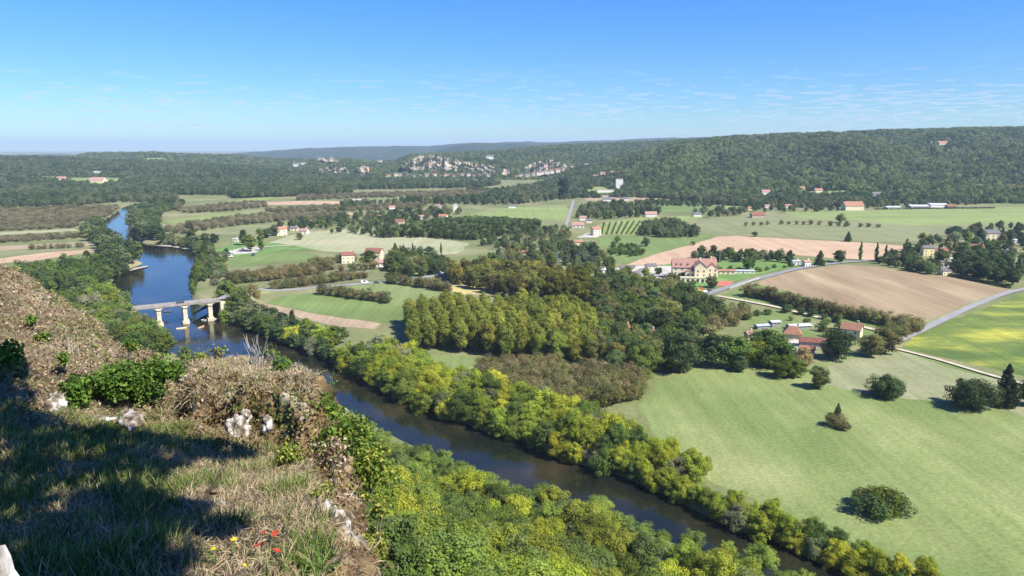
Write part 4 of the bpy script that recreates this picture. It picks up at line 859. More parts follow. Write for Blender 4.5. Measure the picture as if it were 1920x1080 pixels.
for a_ in [(308, 605, 'white', 'white canoe right of the leftmost pier', .3), (363, 599, 'pale yellow', 'yellow canoe between middle and right piers', .1), (385, 601, 'white', 'left white canoe of two below the rightmost pier', -.2),
           (397, 599, 'white', 'right white canoe of two below the rightmost pier', .2), (340, 616, 'pale yellow', 'yellow canoe farthest downstream in open water', .5), (377, 614, 'orange', 'pale orange canoe in open water below the bridge', 1.3), (314, 585, 'dark', 'dark canoe passing under the bridge', .2)]: canoe(*a_)

# vehicles
def car(px, py, colr, label, rz, van=False, pos=None, group=None):
    p = pos or at(px, py, .5); o = empty('van' if van else 'car', p, rz); H = 2.3 if van else 1.45; L_ = 5.4 if van else 4.3
    pr = [(-L_/2, .35), (-L_/2, .85), (-L_/2+.15, 1.0), (-L_/2+.6, H), (L_/2-1.6, H), (L_/2-.95, 1.0), (L_/2-.1, .85), (L_/2, .35)] if not van else [(-L_/2, .4), (-L_/2, H), (L_/2-1.5, H), (L_/2-.7, 1.2), (L_/2, 1.0), (L_/2, .4)]
    n_ = len(pr); v = [(x, sy*(.88 if z < 1.05 else .72), z) for sy in (-1, 1) for x, z in pr]
    f = [tuple(range(n_)), tuple(range(2*n_-1, n_-1, -1))]+[(i, i+n_, (i+1) % n_+n_, (i+1) % n_) for i in range(n_)]
    link('body', newmesh('body', v, f, M['paint_'+colr]), o)
    wn = MB(); wn.box((-.25, 0, (1.0+H)/2+.02), (L_*.42, 1.62, H-1.15)); wn.obj('window', M['glass'], o)
    for sx in (-1, 1):
        for sy in (-1, 1):
            w = MB().tube([(sx*L_*.31, sy*.78, .33), (sx*L_*.31, sy*.93, .33)], [.33, .33], 12).obj('wheel', M['darkvoid'], o)
    for sy in (-1, 1): MB().box((L_/2, sy*.62, .72), (.06, .3, .16)).obj('headlight', M['steel'], o)
    return tag(o, label, 'van' if van else 'car', group)
car(684, 531, 'white', 'white van driving on the road between the orchard rows', R(8), True)
car(706, 531, 'dark', 'dark car on the road just right of the white van', R(8))
for i, (dx, dy, c) in enumerate([(826, 515, 'dark'), (829, 513, 'blue'), (833, 514, 'white'), (836, 515, 'blue'), (832, 511, 'white')]): car(dx, dy, c, ['dark car leftmost in the roadside lot', 'blue car second from left in the roadside lot', 'white car at the front of the roadside lot', 'blue car rightmost in the roadside lot', 'white car at the back of the roadside lot'][i], R(20+i*9))
field('parking_lot', M['asphalt_old'], [(815, 517), (828, 507), (842, 509), (840, 519)], .3)
bx = PA+dv*0.70; car(0, 0, 'dark', 'dark car crossing the bridge between two piers', ba, pos=Vector((bx.x, bx.y, 9.58)))
for i, (px, py, c, lab) in enumerate([(431, 482, 'white', 'white van parked nearest the meadow at the riverside campsite'), (436, 474, 'white', 'white van in the middle of the campsite'), (428, 477, 'dark', 'dark van at the left of the campsite'), (455, 470, 'white', 'white van at the right of the campsite'), (475, 479, 'dark', 'dark van beside the campsite lane')]): car(px, py, c, lab, R(30*i), True)
car(1714, 612, 'dark', 'dark car parked under the walnut trees at the corner of the country road', R(30))
for i, (px, py, c) in enumerate([(1322, 548, 'white'), (1330, 546, 'dark'), (1316, 543, 'red')]): car(px, py, c, ['white car parked by the manor gate', 'dark car parked by the manor gate', 'red car parked by the manor gate'][i], R(40))
# white manor fence, posts, poles
fe = MB()
f0, f1 = at(1366, 541), at(1420, 522); nn = 26
for i in range(nn):
    p = f0.lerp(f1, i/(nn-1)); fe.box((p.x, p.y-4, .9), (.3, .3, 1.4), rz=.3)
c_ = (f0+f1)/2; dd = f1-f0
fe.box((c_.x, c_.y-4, 1.35), (dd.length, .14, .2), rz=math.atan2(dd.y, dd.x))
tag(fe.obj('fence', M['wall_white']), 'low white picket fence along the manor side of the road', 'fence')
def pole(px, py, hpx, label):
    p = at(px, py); h = hpx/F*math.hypot(p.y, CAM_Z); o = empty('utility_pole', (p.x, p.y, 0), R(20))
    MB().tube([(0, 0, -.5), (0, 0, h)], [.2, .13], 8).obj('post', M['wall_stone'], o)
    MB().box((0, -.2, h-.9), (2.4, .14, .16)).obj('crossarm', M['shutter'], o)
    for sx in (-1, 0, 1): MB().box((sx, -.2, h-.72), (.12, .12, .2)).obj('insulator', M['wall_white'], o)
    tag(o, label, 'pole')
pole(635, 462, 20, 'thin utility pole standing alone in the pale meadow'); pole(1349, 497, 27, 'pale utility pole behind the manor annexe'); pole(1161, 516, 34, 'pale utility pole left of the manor grounds'); pole(1315, 480, 22, 'slim utility pole in front of the ploughed field')
pole(1187, 478, 14, 'short utility pole beside the roadside meadow hedge')
# vineyard rows
for i in range(11):
    s = i/10; a_ = at(1128+s*92, 440-0.5*s); b_ = at(1133+s*112, 419-s*6); rng = np.random.default_rng(i); n_ = 26
    C = np.stack([np.linspace(a_.x, b_.x, n_), np.linspace(a_.y, b_.y, n_), np.full(n_, 1.1)], 1)-np.array([a_.x, a_.y, 0]); V = leaf_cloud(rng, C, np.full(n_, 1.3), 22, 0.9)
    o = link('vine_row', newmesh('vine_row', V, quads(len(V)//4), M['leaf']), None, (a_.x, a_.y, 0)); o.color = (.085, .12, .035, 1)
    tag(o, ['leftmost', 'second', 'third', 'fourth', 'fifth', 'sixth', 'seventh', 'eighth', 'ninth', 'tenth', 'rightmost'][i]+' leafy vine row '+('counting from the left ' if 0 < i < 10 else '')+'of the small vineyard', 'vine row', 'vine rows of the small vineyard')

# ------------------------------------------------------------------ far woods: one object of many crowns per wood (stuff)
def bare(name, me, color):       # instance source kept out of the scene
    o = bpy.data.objects.new(name, me); return o
def far_leaf(key, cols, trans=0.2, nscale=0.12):
    return mat_leaf('leaf_'+key, cols, trans, nscale, rv=0.22)
M['leaf_wood'] = far_leaf('wood', [(0.09, 0.14, 0.046), (0.15, 0.20, 0.058), (0.25, 0.275, 0.095)])
M['leaf_orchard'] = far_leaf('orchard', [(0.17, 0.16, 0.085), (0.20, 0.18, 0.10), (0.23, 0.20, 0.115)])
M['leaf_slope'] = mat_leaf('leaf_slope', [(0.15, 0.21, 0.06), (0.18, 0.25, 0.06), (0.25, 0.31, 0.06)], .3)
M['leaf_belt'] = far_leaf('belt', [(0.07, 0.11, 0.042), (0.11, 0.155, 0.055), (0.19, 0.195, 0.09)])
def src(kind, mat, seeds, qn=None):
    out = []
    for s in seeds:
        me, C, rad, H = crown_mesh('far_crown', kind, s, 2, M[mat])
        out.append((bare('far_crown', me, None), H))
    return out
SRC = {'wood': src('broad', 'leaf_wood', (11, 12, 13)), 'orchard': src('walnut', 'leaf_orchard', (21, 22)), 'belt': src('broad', 'leaf_belt', (31, 32, 33)), 'bankwood': src('broad', 'leaf_belt', (41, 42))}
SRC['slopewood'] = []
for s_ in (51, 52, 53):
    me_, _c, _r, H_ = crown_mesh('far_crown', 'slope', s_, 0, M['leaf_slope']); SRC['slopewood'].append((bare('far_crown', me_, None), H_))
def instancer(name, pts, heights, kind, label, cat='woodland', asym=0.25, seed=0):
    pts = np.array(pts, np.float32); n_ = len(pts); me = bpy.data.meshes.new(name); me.vertices.add(n_); me.vertices.foreach_set('co', pts.ravel())
    rng = np.random.default_rng(seed); s = np.array(heights, np.float32)/SRC[kind][0][1]
    at_ = me.attributes.new('sc', 'FLOAT_VECTOR', 'POINT'); w = rng.uniform(1-asym, 1+asym, n_)*1.12
    at_.data.foreach_set('vector', np.stack([s*w, s*w*rng.uniform(.9, 1.1, n_), s], 1).astype(np.float32).ravel())
    ro = me.attributes.new('ro', 'FLOAT_VECTOR', 'POINT'); ro.data.foreach_set('vector', np.stack([np.zeros(n_), np.zeros(n_), rng.uniform(0, 6.28, n_)], 1).astype(np.float32).ravel())
    me.update(); o = link(name, me); tag(o, label, cat, None, 'stuff')
    g = bpy.data.node_groups.new(name, 'GeometryNodeTree'); g.interface.new_socket('Geometry', in_out='INPUT', socket_type='NodeSocketGeometry'); g.interface.new_socket('Geometry', in_out='OUTPUT', socket_type='NodeSocketGeometry')
    n, l = g.nodes, g.links; gi = n.new('NodeGroupInput'); go = n.new('NodeGroupOutput'); jn = n.new('GeometryNodeJoinGeometry')
    for so_, H in SRC[kind]:
        oi = n.new('GeometryNodeObjectInfo'); oi.inputs['Object'].default_value = so_; oi.inputs['As Instance'].default_value = True; l.new(oi.outputs['Geometry'], jn.inputs[0])
    ip = n.new('GeometryNodeInstanceOnPoints'); l.new(gi.outputs[0], ip.inputs['Points']); l.new(jn.outputs[0], ip.inputs['Instance']); ip.inputs['Pick Instance'].default_value = True
    rv = n.new('FunctionNodeRandomValue'); rv.data_type = 'INT'; rv.inputs[4].default_value = 0; rv.inputs[5].default_value = len(SRC[kind])-1; l.new(rv.outputs[2], ip.inputs['Instance Index'])
    for nm, sk in (('sc', 'Scale'), ('ro', 'Rotation')):
        na_ = n.new('GeometryNodeInputNamedAttribute'); na_.data_type = 'FLOAT_VECTOR'; na_.inputs[0].default_value = nm; l.new(na_.outputs[0], ip.inputs[sk])
    l.new(ip.outputs[0], go.inputs[0]); md = o.modifiers.new('crowns', 'NODES'); md.node_group = g
    return o
CL_ARR = np.array([(a_, b_, c_) for a_, b_, c_ in CLEAR])
def keep(P):
    P = np.array(P); ok = np.ones(len(P), bool)
    for a_, b_, c_ in CL_ARR: ok &= (P[:, 0]-a_)**2+(P[:, 1]-b_)**2 > (c_*1.0)**2
    return P[ok]
# meadows cut out of the hill woods: (px0, px1, py0, py1)
clearings()
def hill_forest(H, spacing, kind, hmin, hmax, label, s0=0.0, s1=1.0, seed=0, cliffs=()):
    PX, v, ns = HILLS[H]; rng = np.random.default_rng(seed); V = v[:, :ns+6]
    a_ = np.linalg.norm(V[1:, :-1, :2]-V[:-1, :-1, :2], axis=2)*np.linalg.norm(V[:-1, 1:, :2]-V[:-1, :-1, :2], axis=2)
    nn = rng.poisson(a_/spacing**2); pts = []
    ii, jj = np.nonzero(nn); rep = nn[ii, jj]; ii = np.repeat(ii, rep); jj = np.repeat(jj, rep); u = rng.uniform(size=len(ii))[:, None]; w = rng.uniform(size=len(ii))[:, None]
    P = V[ii, jj]*(1-u)*(1-w)+V[ii+1, jj]*u*(1-w)+V[ii, jj+1]*(1-u)*w+V[ii+1, jj+1]*u*w
    P = keep(P); px, py = to_px(P[:, 0], P[:, 1], P[:, 2]); ok = (px > -260) & (px < 2180)
    for x0, x1, y0, y1 in GAPS.get(H, []): ok &= ~((px > x0) & (px < x1) & (py > y0) & (py < y1))
    for c in cliffs:        # bare rock and its brow
        xs = [q[0] for q in c]; top = np.interp(px, xs, [q[1] for q in c]); bot = np.interp(px, xs, [q[2] for q in c])
        ok &= ~((px > xs[0]-1) & (px < xs[-1]+1) & (py > top-1.0) & (P[:, 1] < 2720) & (py < bot+3))
    P = P[ok]; h = rng.uniform(hmin, hmax, len(P)); P[:, 2] -= 1.5
    instancer('woodland', P, h, kind, label, seed=seed); return len(P)
nf = []
nf.append(hill_forest('E', 10.0, 'wood', 7, 19, 'dense green woods covering the long hill on the right', seed=1))
nf.append(hill_forest('A', 12, 'belt', 9, 16, 'dark woods rolling over the low hills on the left', seed=2))
nf.append(hill_forest('D', 13, 'wood', 9, 15, 'woods on the ridge above the limestone cliffs', seed=3, cliffs=[c for c, d, s in CL if d < 2700]))
nf.append(hill_forest('F', 9.5, 'belt', 9, 16, 'wooded spur below the white castle', seed=4))
nf.append(hill_forest('B', 20, 'wood', 12, 20, 'dark wooded ridge behind the left hills', seed=5))
def flat_stuff(name, poly, spacing, kind, hmin, hmax, label, seed, cat='woodland', grid=False):
    pp = scatter(poly, spacing, seed, grid=grid)
    if not pp: return
    rng = np.random.default_rng(seed); P = np.array([(x, y, -0.6) for x, y in pp]); instancer(name, P, rng.uniform(hmin, hmax, len(P)), kind, label, cat, seed=seed, asym=0.15)
rc = np.random.default_rng(91); cp_ = []
for c, d, s in CL:
    if d != 2560 and d != 2500: continue
    xs = [q[0] for q in c]
    for k_ in range(int((xs[-1]-xs[0])*0.75)):
        px = rc.uniform(xs[0], xs[-1]); t_ = np.interp(px, xs, [q[1] for q in c]); b_ = np.interp(px, xs, [q[2] for q in c]); s_ = rc.uniform(0, 1)**.8
        p_ = at_d(px, b_+2+(t_-b_-2)*s_, d-6+70*s_); cp_.append((p_.x, p_.y-6, p_.z-6))
instancer('woodland', cp_, rc.uniform(6, 13, len(cp_)), 'wood', 'trees and bushes clinging to the ledges of the limestone cliffs', seed=92)
WB = 'leaf woods along the valley foot '
flat_stuff('woodland', [(-200, 380), (0, 378), (100, 374), (200, 372), (330, 366), (450, 366), (600, 362), (660, 356), (900, 352), (940, 346), (700, 340), (560, 340), (300, 348), (0, 362), (-200, 366)], 11, 'belt', 10, 17, WB+'on the left', 51)
flat_stuff('woodland', [(-200, 400), (0, 394), (40, 388), (150, 386), (210, 380), (330, 378), (330, 366), (200, 372), (-200, 380)], 11, 'belt', 9, 15, 'tree belt between brown orchards and left hills', 52)
flat_stuff('woodland', [(240, 402), (270, 388), (330, 380), (345, 384), (330, 394), (290, 400), (262, 412)], 9, 'belt', 9, 14, 'green trees along the far bend of the river', 53)
flat_stuff('orchard', [(-200, 430), (0, 424), (150, 418), (205, 408), (250, 394), (250, 389), (150, 390), (0, 396), (-200, 402)], 10.5, 'orchard', 6, 9, 'brown walnut orchards on the far left plain', 54, 'orchard', 12)
flat_stuff('orchard', [(-200, 440), (0, 434), (140, 428), (150, 420), (0, 426), (-200, 432)], 9.5, 'orchard', 5, 7.5, 'low brown orchard strip left of the far river bend', 55, 'orchard', 12)
flat_stuff('orchard', [(0, 456), (150, 447), (146, 441), (0, 448), (-200, 456), (-200, 464)], 9, 'orchard', 5, 7, 'olive green orchard strip beside the tan strips on the left', 56, 'orchard', 4)
flat_stuff('orchard', [(340, 440), (440, 424), (560, 412), (640, 412), (640, 402), (560, 402), (450, 408), (330, 426), (310, 434)], 10, 'orchard', 6, 9, 'brown orchard rows in the middle of the left plain', 57, 'orchard', 20)
flat_stuff('orchard', [(330, 394), (430, 384), (500, 380), (500, 388), (430, 396), (350, 400)], 10, 'orchard', 6, 9, 'brown orchard beside the far river bend', 58, 'orchard', 20)
flat_stuff('orchard', [(500, 396), (600, 388), (760, 386), (800, 384), (790, 392), (700, 396), (600, 398), (520, 400)], 10, 'orchard', 6, 9, 'long brown orchard strip between tan strips', 59, 'orchard', 0)
flat_stuff('orchard', [(560, 376), (690, 371), (860, 371), (960, 366), (960, 358), (860, 359), (700, 364), (560, 368)], 10, 'orchard', 6, 9, 'brown orchards in front of the cliffs', 60, 'orchard', 0)
flat_stuff('woodland', [(640, 398), (700, 386), (860, 384), (960, 384), (1080, 372), (1080, 358), (980, 352), (930, 360), (900, 372), (780, 378), (640, 386)], 12, 'belt', 8, 14, 'tree belt between the far orchards and the spur', 61)
flat_stuff('woodland', [(430, 366), (560, 360), (660, 356), (660, 362), (560, 368), (440, 372)], 8, 'belt', 12, 18, 'pale poplar belt below the left woods', 62)
flat_stuff('woodland', [(1200, 385), (1330, 388), (1345, 382), (1220, 376), (1190, 378)], 8, 'belt', 4, 7, 'low hedge trees across the green meadow below the woods', 64)
flat_stuff('woodland', [(1400, 392), (1470, 391), (1590, 389), (1660, 388), (1840, 384), (1840, 379), (1640, 381), (1400, 380)], 13, 'belt', 6, 13, 'scattered trees among the hill-foot houses', 65)
flat_stuff('woodland', [(1190, 368), (1340, 384), (1400, 388), (1430, 380), (1600, 386), (1660, 382), (1840, 378), (2000, 372), (2000, 366), (1700, 372), (1400, 368), (1200, 360)], 9, 'belt', 9, 15, 'trees lining the foot of the right hill', 63)

# ------------------------------------------------------------------ countable trees
def group_trees(name, kind, poly, spacing, seed, hmin, hmax, pal, label, group, maxn=999, grid=False, wide=1.0, cat='tree', edge=1.0, labels=None):
    rng = random.Random(seed); k = 0
    for x, y in scatter(poly, spacing, seed, grid=grid, maxn=maxn, avoid_river=edge):
        kd = kind if isinstance(kind, str) else rng.choice(kind)
        tree(name, kd, (x, y), rng.uniform(hmin, hmax), pal, label, cat, group, rng, wide); k += 1
    return k
def row_trees(name, kind, pts, n_, hmin, hmax, pal, where, group, seed=0, wide=1.0, jit=1.0, cat='tree', fr=None):
    rng = random.Random(seed); P = [Vector(at(*p)) for p in pts]; s = [0]
    for i in range(1, len(P)): s.append(s[-1]+(P[i]-P[i-1]).length)
    ordn = ['leftmost', 'second from left', 'third from left', 'fourth from left', 'fifth from left', 'sixth from left', 'seventh from left', 'eighth from left', 'ninth from left', 'tenth from left', 'eleventh from left', 'twelfth from left']
    for k in range(n_):
        t = s[-1]*k/(n_-1); i = max(j for j in range(len(s)-1) if s[j] <= t+1e-6); p = P[i].lerp(P[i+1], (t-s[i])/(s[i+1]-s[i]))
        x, y = p.x+rng.uniform(-jit, jit), p.y+rng.uniform(-jit, jit)
        if any((x-a_)**2+(y-b_)**2 < (c_*.7)**2 for a_, b_, c_ in CLEAR): continue
        lab = where if n_ > 24 else ((ordn[k] if k < n_/2 or n_ <= 12 and k < n_-1 else ('rightmost' if k == n_-1 else ordn[n_-1-k].replace('left', 'right')))+' '+where)
        tree(name, kind, (x, y), rng.uniform(hmin, hmax), pal, lab, cat, group if n_ > 1 else None, rng, wide)
# right bank of the river
def bank_band(i0, i1, w0, w1, spacing, seed, hmin, hmax, pal, label, group, kinds=('bank', 'bank', 'bank', 'broad')):
    P = resample([p for p in RBw[i0:i1]], 40); A = offset_line(P, w0); B = offset_line(P, w1)
    poly = [tuple(p) for p in A]+[tuple(p) for p in B[::-1]]; rng = random.Random(seed)
    for x, y in scatter(poly, spacing, seed, world=True, avoid_river=-1.5):
        tree('riverside_tree', rng.choice(kinds), (x, y), rng.uniform(hmin, hmax), pal, label, 'tree', group, rng)
# find which side of the line is land
tst = offset_line(RBw, 10.0); side = 1.0 if river_sd(*[np.array([c]) for c in tst[20]])[0] > 0 else -1.0
YG = PAL['ygreen']*3+PAL['green']+PAL['willow']
bank_band(11, 17, side*-1.5, side*13, 5.0, 71, 7, 11, YG, 'yellow-green riverside tree below the hay meadow just past the bridge', 'riverside trees between bridge and tilled strip')
bank_band(17, 26, side*-1.5, side*25, 5.4, 72, 8, 12.5, YG, 'yellow-green riverside tree on the bank in front of the plantation', 'riverside trees in front of the plantation')
bank_band(25, 28, side*-1.5, side*17, 5.0, 73, 6.5, 9.5, YG, 'bright riverside tree leaning over the dark middle reach of river', 'riverside trees beside the brown orchard')
bank_band(28, 34, side*-1.5, side*6, 4.6, 74, 6, 8.5, YG, 'bright yellow-green riverside tree edging the big green meadow', 'riverside trees edging the big meadow')
bank_band(4, 9, side*-1.0, side*9, 5.5, 75, 6, 12, PAL['green']+PAL['willow']+PAL['dark'], 'dark riverside tree along the wide blue pool above the bridge', 'riverside trees on the right bank of the pool')
def edge_row(i0, i1, step, seed, hmin, hmax, pal, label, group, sgn=side):
    P = RBw[i0:i1]; s = np.concatenate([[0], np.cumsum(np.hypot(*np.diff(P, axis=0).T))]); n_ = int(s[-1]/step); P = resample(P, n_); rng = random.Random(seed)
    for q in offset_line(P, sgn*0.8): tree('riverside_tree', 'bank', (q[0]+rng.uniform(-1, 1), q[1]+rng.uniform(-1, 1)), rng.uniform(hmin, hmax), pal, label, 'tree', group, rng)
edge_row(11, 35, 4.6, 76, 5.0, 7.5, YG, 'yellow-green riverside tree overhanging the water along the right bank', 'overhanging trees along the right bank')
# left bank
def lbank(poly, spacing, seed, hmin, hmax, pal, label, group, kinds=('broad', 'bank', 'tall')): group_trees('riverside_tree', list(kinds), poly, spacing, seed, hmin, hmax, pal, label, group)
lbank([(40, 528), (110, 520), (180, 505), (232, 478), (268, 488), (240, 510), (206, 536), (200, 552), (160, 560), (80, 560), (20, 545)], 7.6, 81, 13, 20, PAL['dark']+PAL['green']+PAL['dark'], 'tall dark tree in the thick wood on the left bank above the bridge', 'dark wood on the left bank')
lbank([(150, 440), (190, 420), (193, 440), (216, 462), (230, 476), (190, 470), (180, 455)], 9, 82, 11, 18, PAL['dark']+PAL['green'], 'dark tree on the left bank beside the far blue reach', 'trees beside the far reach of river')
lbank([(243, 398), (270, 396), (300, 404), (292, 430), (300, 452), (270, 450), (250, 436), (248, 412)], 9, 83, 11, 17, PAL['green']+PAL['willow'], 'grey-green tree on the right bank beside the far blue reach', 'trees on the inner bend of the far reach')
lbank([(270, 560), (160, 565), (205, 565), (240, 590), (285, 625), (320, 660), (250, 680), (120, 620), (60, 580)], 6.6, 84, 11, 16, PAL['green']+PAL['slope']+PAL['willow'], 'green tree by the left end of the bridge behind the dry knoll', 'trees at the left end of the bridge', ('broad', 'bank', 'slope'))
# the plantation and neighbours
PLp = [(748, 636), (768, 604), (850, 598), (980, 596), (1085, 600), (1112, 636), (1100, 690), (1040, 686), (960, 674), (850, 660), (760, 660)]
print('plantation', group_trees('plantation_tree', 'plane', PLp, 7.2, 90, 15, 19, 'plant', 'tall yellow-green tree in the dense square plantation right of the hay meadow', 'trees of the square plantation', grid=10))
group_trees('walnut_tree', 'walnut', [(905, 715), (890, 696), (960, 690), (1050, 698), (1130, 706), (1215, 722), (1200, 752), (1120, 768), (1020, 765), (940, 748)], 5.8, 91, 7, 10, 'brown', 'brown-green tree in the thick orchard between plantation and river', 'brown orchard by the river', grid=35)
group_trees('broadleaf_tree', ['broad', 'bank'], [(1112, 600), (1115, 560), (1180, 540), (1260, 552), (1300, 570), (1330, 600), (1300, 640), (1245, 640), (1190, 612), (1130, 640)], 8.2, 92, 11, 18, 'mix', 'dark mixed tree in the wood between plantation and manor', 'mixed wood below the manor')
group_trees('broadleaf_tree', ['broad', 'bank'], [(1100, 690), (1120, 645), (1180, 640), (1250, 655), (1262, 690), (1230, 716), (1190, 716), (1130, 702)], 8.4, 93, 11, 16, PAL['mix']+PAL['autumn'], 'broad tree in the wood left of the big green meadow', 'mixed wood left of the big meadow')
group_trees('garden_tree', ['sparse', 'walnut'], [(1250, 600), (1290, 572), (1340, 572), (1400, 590), (1390, 615), (1330, 625), (1280, 625)], 6.0, 94, 6, 9, 'brown', 'brown scrubby tree in the thicket below the manor road', 'brown thicket below the manor road')
group_trees('broadleaf_tree', ['broad'], [(840, 520), (900, 512), (1000, 516), (1060, 530), (1040, 558), (960, 560), (900, 545), (860, 535)], 8.0, 95, 12, 17, PAL['autumn']+[(0.11, 0.105, .045)], 'olive-brown autumn tree in the clump behind the straw patch', 'autumn clump behind the straw patch')
group_trees('broadleaf_tree', ['broad'], [(1020, 540), (1060, 528), (1105, 540), (1100, 570), (1050, 572)], 8.5, 96, 14, 18, [(.17, .17, .03), (.14, .16, .03), (.19, .18, .04)], 'yellow-green tree at the right end of the autumn clump', 'yellow trees right of the autumn clump')
group_trees('garden_tree', ['broad', 'conifer', 'broad'], [(900, 500), (960, 480), (1030, 470), (1040, 500), (1000, 520), (930, 512)], 10, 97, 8, 14, PAL['mix']+PAL['blue'], 'garden tree beside the brown-roofed white house left of the valley road', 'garden trees left of the valley road')
group_trees('garden_tree', ['broad', 'conifer', 'broad'], [(1058, 500), (1062, 470), (1100, 468), (1140, 490), (1150, 520), (1130, 545), (1090, 540)], 9.5, 98, 8, 14, PAL['mix']+PAL['blue'], 'garden tree right of the valley road below the red-roofed house', 'garden trees right of the valley road')
group_trees('garden_tree', ['broad', 'bank'], [(720, 505), (740, 480), (830, 490), (845, 510), (800, 520), (740, 520)], 9.5, 99, 9, 14, PAL['mix'], 'dark garden tree by the road right of the cream house', 'garden trees by the roadside lot')
group_trees('plantation_tree', ['broad'], [(700, 446), (740, 432), (800, 418), (900, 412), (1010, 420), (1010, 436), (940, 444), (880, 452), (800, 446)], 7.4, 100, 7, 9.5, [(.07, .105, .034), (.085, .115, .038)], 'low green tree in the wide block plantation above the pale meadow', 'green block plantation above the pale meadow', grid=15)
group_trees('garden_tree', ['broad', 'sparse'], [(900, 460), (960, 446), (1045, 430), (1040, 462), (960, 478)], 10, 101, 7, 11, PAL['mix']+PAL['brown'], 'mixed tree in the scrub left of the valley road', 'scrub trees left of the valley road')
group_trees('broadleaf_tree', ['broad'], [(1200, 442), (1208, 424), (1260, 420), (1305, 436), (1310, 445), (1250, 446)], 7.5, 102, 8, 12, 'dark', 'dark tree in the compact little wood above the roadside meadow', 'compact dark wood above the roadside meadow')
group_trees('garden_tree', ['broad', 'broad', 'conifer'], [(1080, 410), (1090, 392), (1150, 385), (1235, 394), (1240, 404), (1200, 407), (1130, 412)], 12, 103, 9, 15, PAL['mix'], 'hamlet tree above the small vineyard', 'trees above the small vineyard')
group_trees('garden_tree', ['broad', 'broad', 'conifer'], [(510, 432), (560, 420), (640, 410), (720, 404), (830, 394), (870, 400), (800, 414), (720, 424), (640, 428), (560, 432)], 13, 104, 8, 13, PAL['mix'], 'tree in the central hamlet belt above the pale meadow', 'trees of the central hamlet belt', maxn=110)
group_trees('garden_tree', ['broad', 'sparse'], [(620, 438), (690, 425), (780, 414), (760, 430), (700, 446), (650, 436)], 10, 105, 5, 9, PAL['brown']+PAL['willow'], 'pale brown tree in the scrub between hamlet and pale meadow', 'pale scrub below the central hamlet', maxn=60)
group_trees('garden_tree', ['broad', 'broad', 'sparse', 'conifer'], [(1700, 505), (1690, 470), (1740, 455), (1780, 440), (1880, 425), (2050, 420), (2050, 530), (1900, 530), (1860, 528), (1780, 512)], 11.5, 106, 7, 14, PAL['mix']+PAL['willow'], 'garden tree among the houses of the right-hand village', 'garden trees of the right-hand village', maxn=170)
group_trees('broadleaf_tree', ['broad'], [(1790, 515), (1800, 495), (1850, 490), (1885, 505), (1900, 535), (1850, 528)], 7.5, 107, 12, 17, 'dark', 'big dark tree in the clump at the right corner of the stubble field', 'big dark clump at the stubble field corner')
group_trees('broadleaf_tree', ['broad', 'sparse', 'bank'], [(1640, 495), (1660, 484), (1700, 488), (1760, 508), (1770, 518), (1700, 508)], 7.5, 108, 7, 11, PAL['mix']+PAL['brown']+PAL['willow'], 'mixed tree in the hedge behind the stubble field', 'hedge trees behind the stubble field')
group_trees('broadleaf_tree', ['broad'], [(1290, 486), (1300, 480), (1400, 482), (1480, 484), (1490, 494), (1400, 492), (1300, 492)], 9.5, 109, 7, 12, PAL['dark']+PAL['green'], 'dark tree in the line between manor grounds and ploughed field', 'tree line between manor and ploughed field')
group_trees('garden_tree', ['broad', 'broad', 'sparse'], [(1390, 386), (1400, 378), (1640, 380), (1650, 392), (1540, 398), (1400, 398)], 13, 110, 7, 12, PAL['mix'], 'tree among the houses at the foot of the right hill', 'trees around the hill-foot hamlet', maxn=90)
group_trees('broadleaf_tree', ['broad'], [(1330, 396), (1300, 400), (1330, 408), (1390, 404), (1400, 396)], 12, 111, 8, 12, PAL['mix'], 'tree at the left end of the olive meadow', 'trees left of the olive meadow', maxn=24)
group_trees('garden_tree', ['broad', 'sparse'], [(1040, 466), (1058, 436), (1066, 440), (1062, 480), (1040, 500), (1030, 500)], 9, 112, 8, 13, 'mix', 'roadside tree along the straight valley road', 'roadside trees of the valley road')
# farm trees
for a_ in [(1335, 688, 66, 'dark', 'large dark tree leftmost in the clump in front of the farm'), (1372, 690, 70, 'green', 'large round green tree in the farm clump, just right of the leftmost'), (1388, 697, 34, 'dark', 'small dark tree at the front edge of the farm clump'), (1430, 672, 62, 'green', 'tall green tree behind the yellow tree in the farm clump'), (1414, 686, 50, [(.22, .25, .03)], 'bright yellow tree in the middle of the farm clump'),
           (1455, 690, 66, 'green', 'tall green tree right of the yellow tree in the farm clump'), (1466, 708, 46, [(.14, .19, .03)], 'low bright green tree in front of the farm clump'), (1490, 708, 40, [(.12, .17, .03)], 'rightmost bright green tree in front of the farm clump'), (1502, 692, 44, 'brown', 'brownish tree behind the low bright green trees'), (1536, 728, 46, 'brown', 'brown tree standing at the meadow edge right of the farm clump'),
           (1572, 674, 60, 'dark', 'big dark blue-green tree just below the farmhouse'), (1555, 672, 44, 'blue', 'blue-green tree left beside the big dark one below the farmhouse'), (1634, 668, 46, 'brown', 'large brown walnut tree at the left of the road corner'), (1660, 664, 48, 'brown', 'large brown walnut tree at the road corner'), (1275, 696, 92, 'dark', 'huge dark round tree at the left edge of the big meadow'), (1255, 678, 70, 'mix', 'tall tree behind the huge dark round tree'),
           (1302, 640, 50, 'green', 'green tree behind the huge dark tree, beside the thicket'), (1325, 660, 54, 'mix', 'tree between the huge dark tree and the farm clump')]:
    tree_px('broadleaf_tree', 'broad', *a_, wide=1.22)
tree_px('broadleaf_tree', 'dome', 1662, 745, 44, 'dark', 'lone dark bushy tree in the middle of the green meadow', wide=1.2)
tree_px('broadleaf_tree', 'dome', 1820, 766, 60, 'dark', 'round dark tree beside the tall conical one in the meadow', wide=1.02)
tree_px('conifer_tree', 'conifer', 1884, 762, 84, [(.048, .075, .034)], 'tall conical dark tree in the right part of the meadow', wide=0.95)
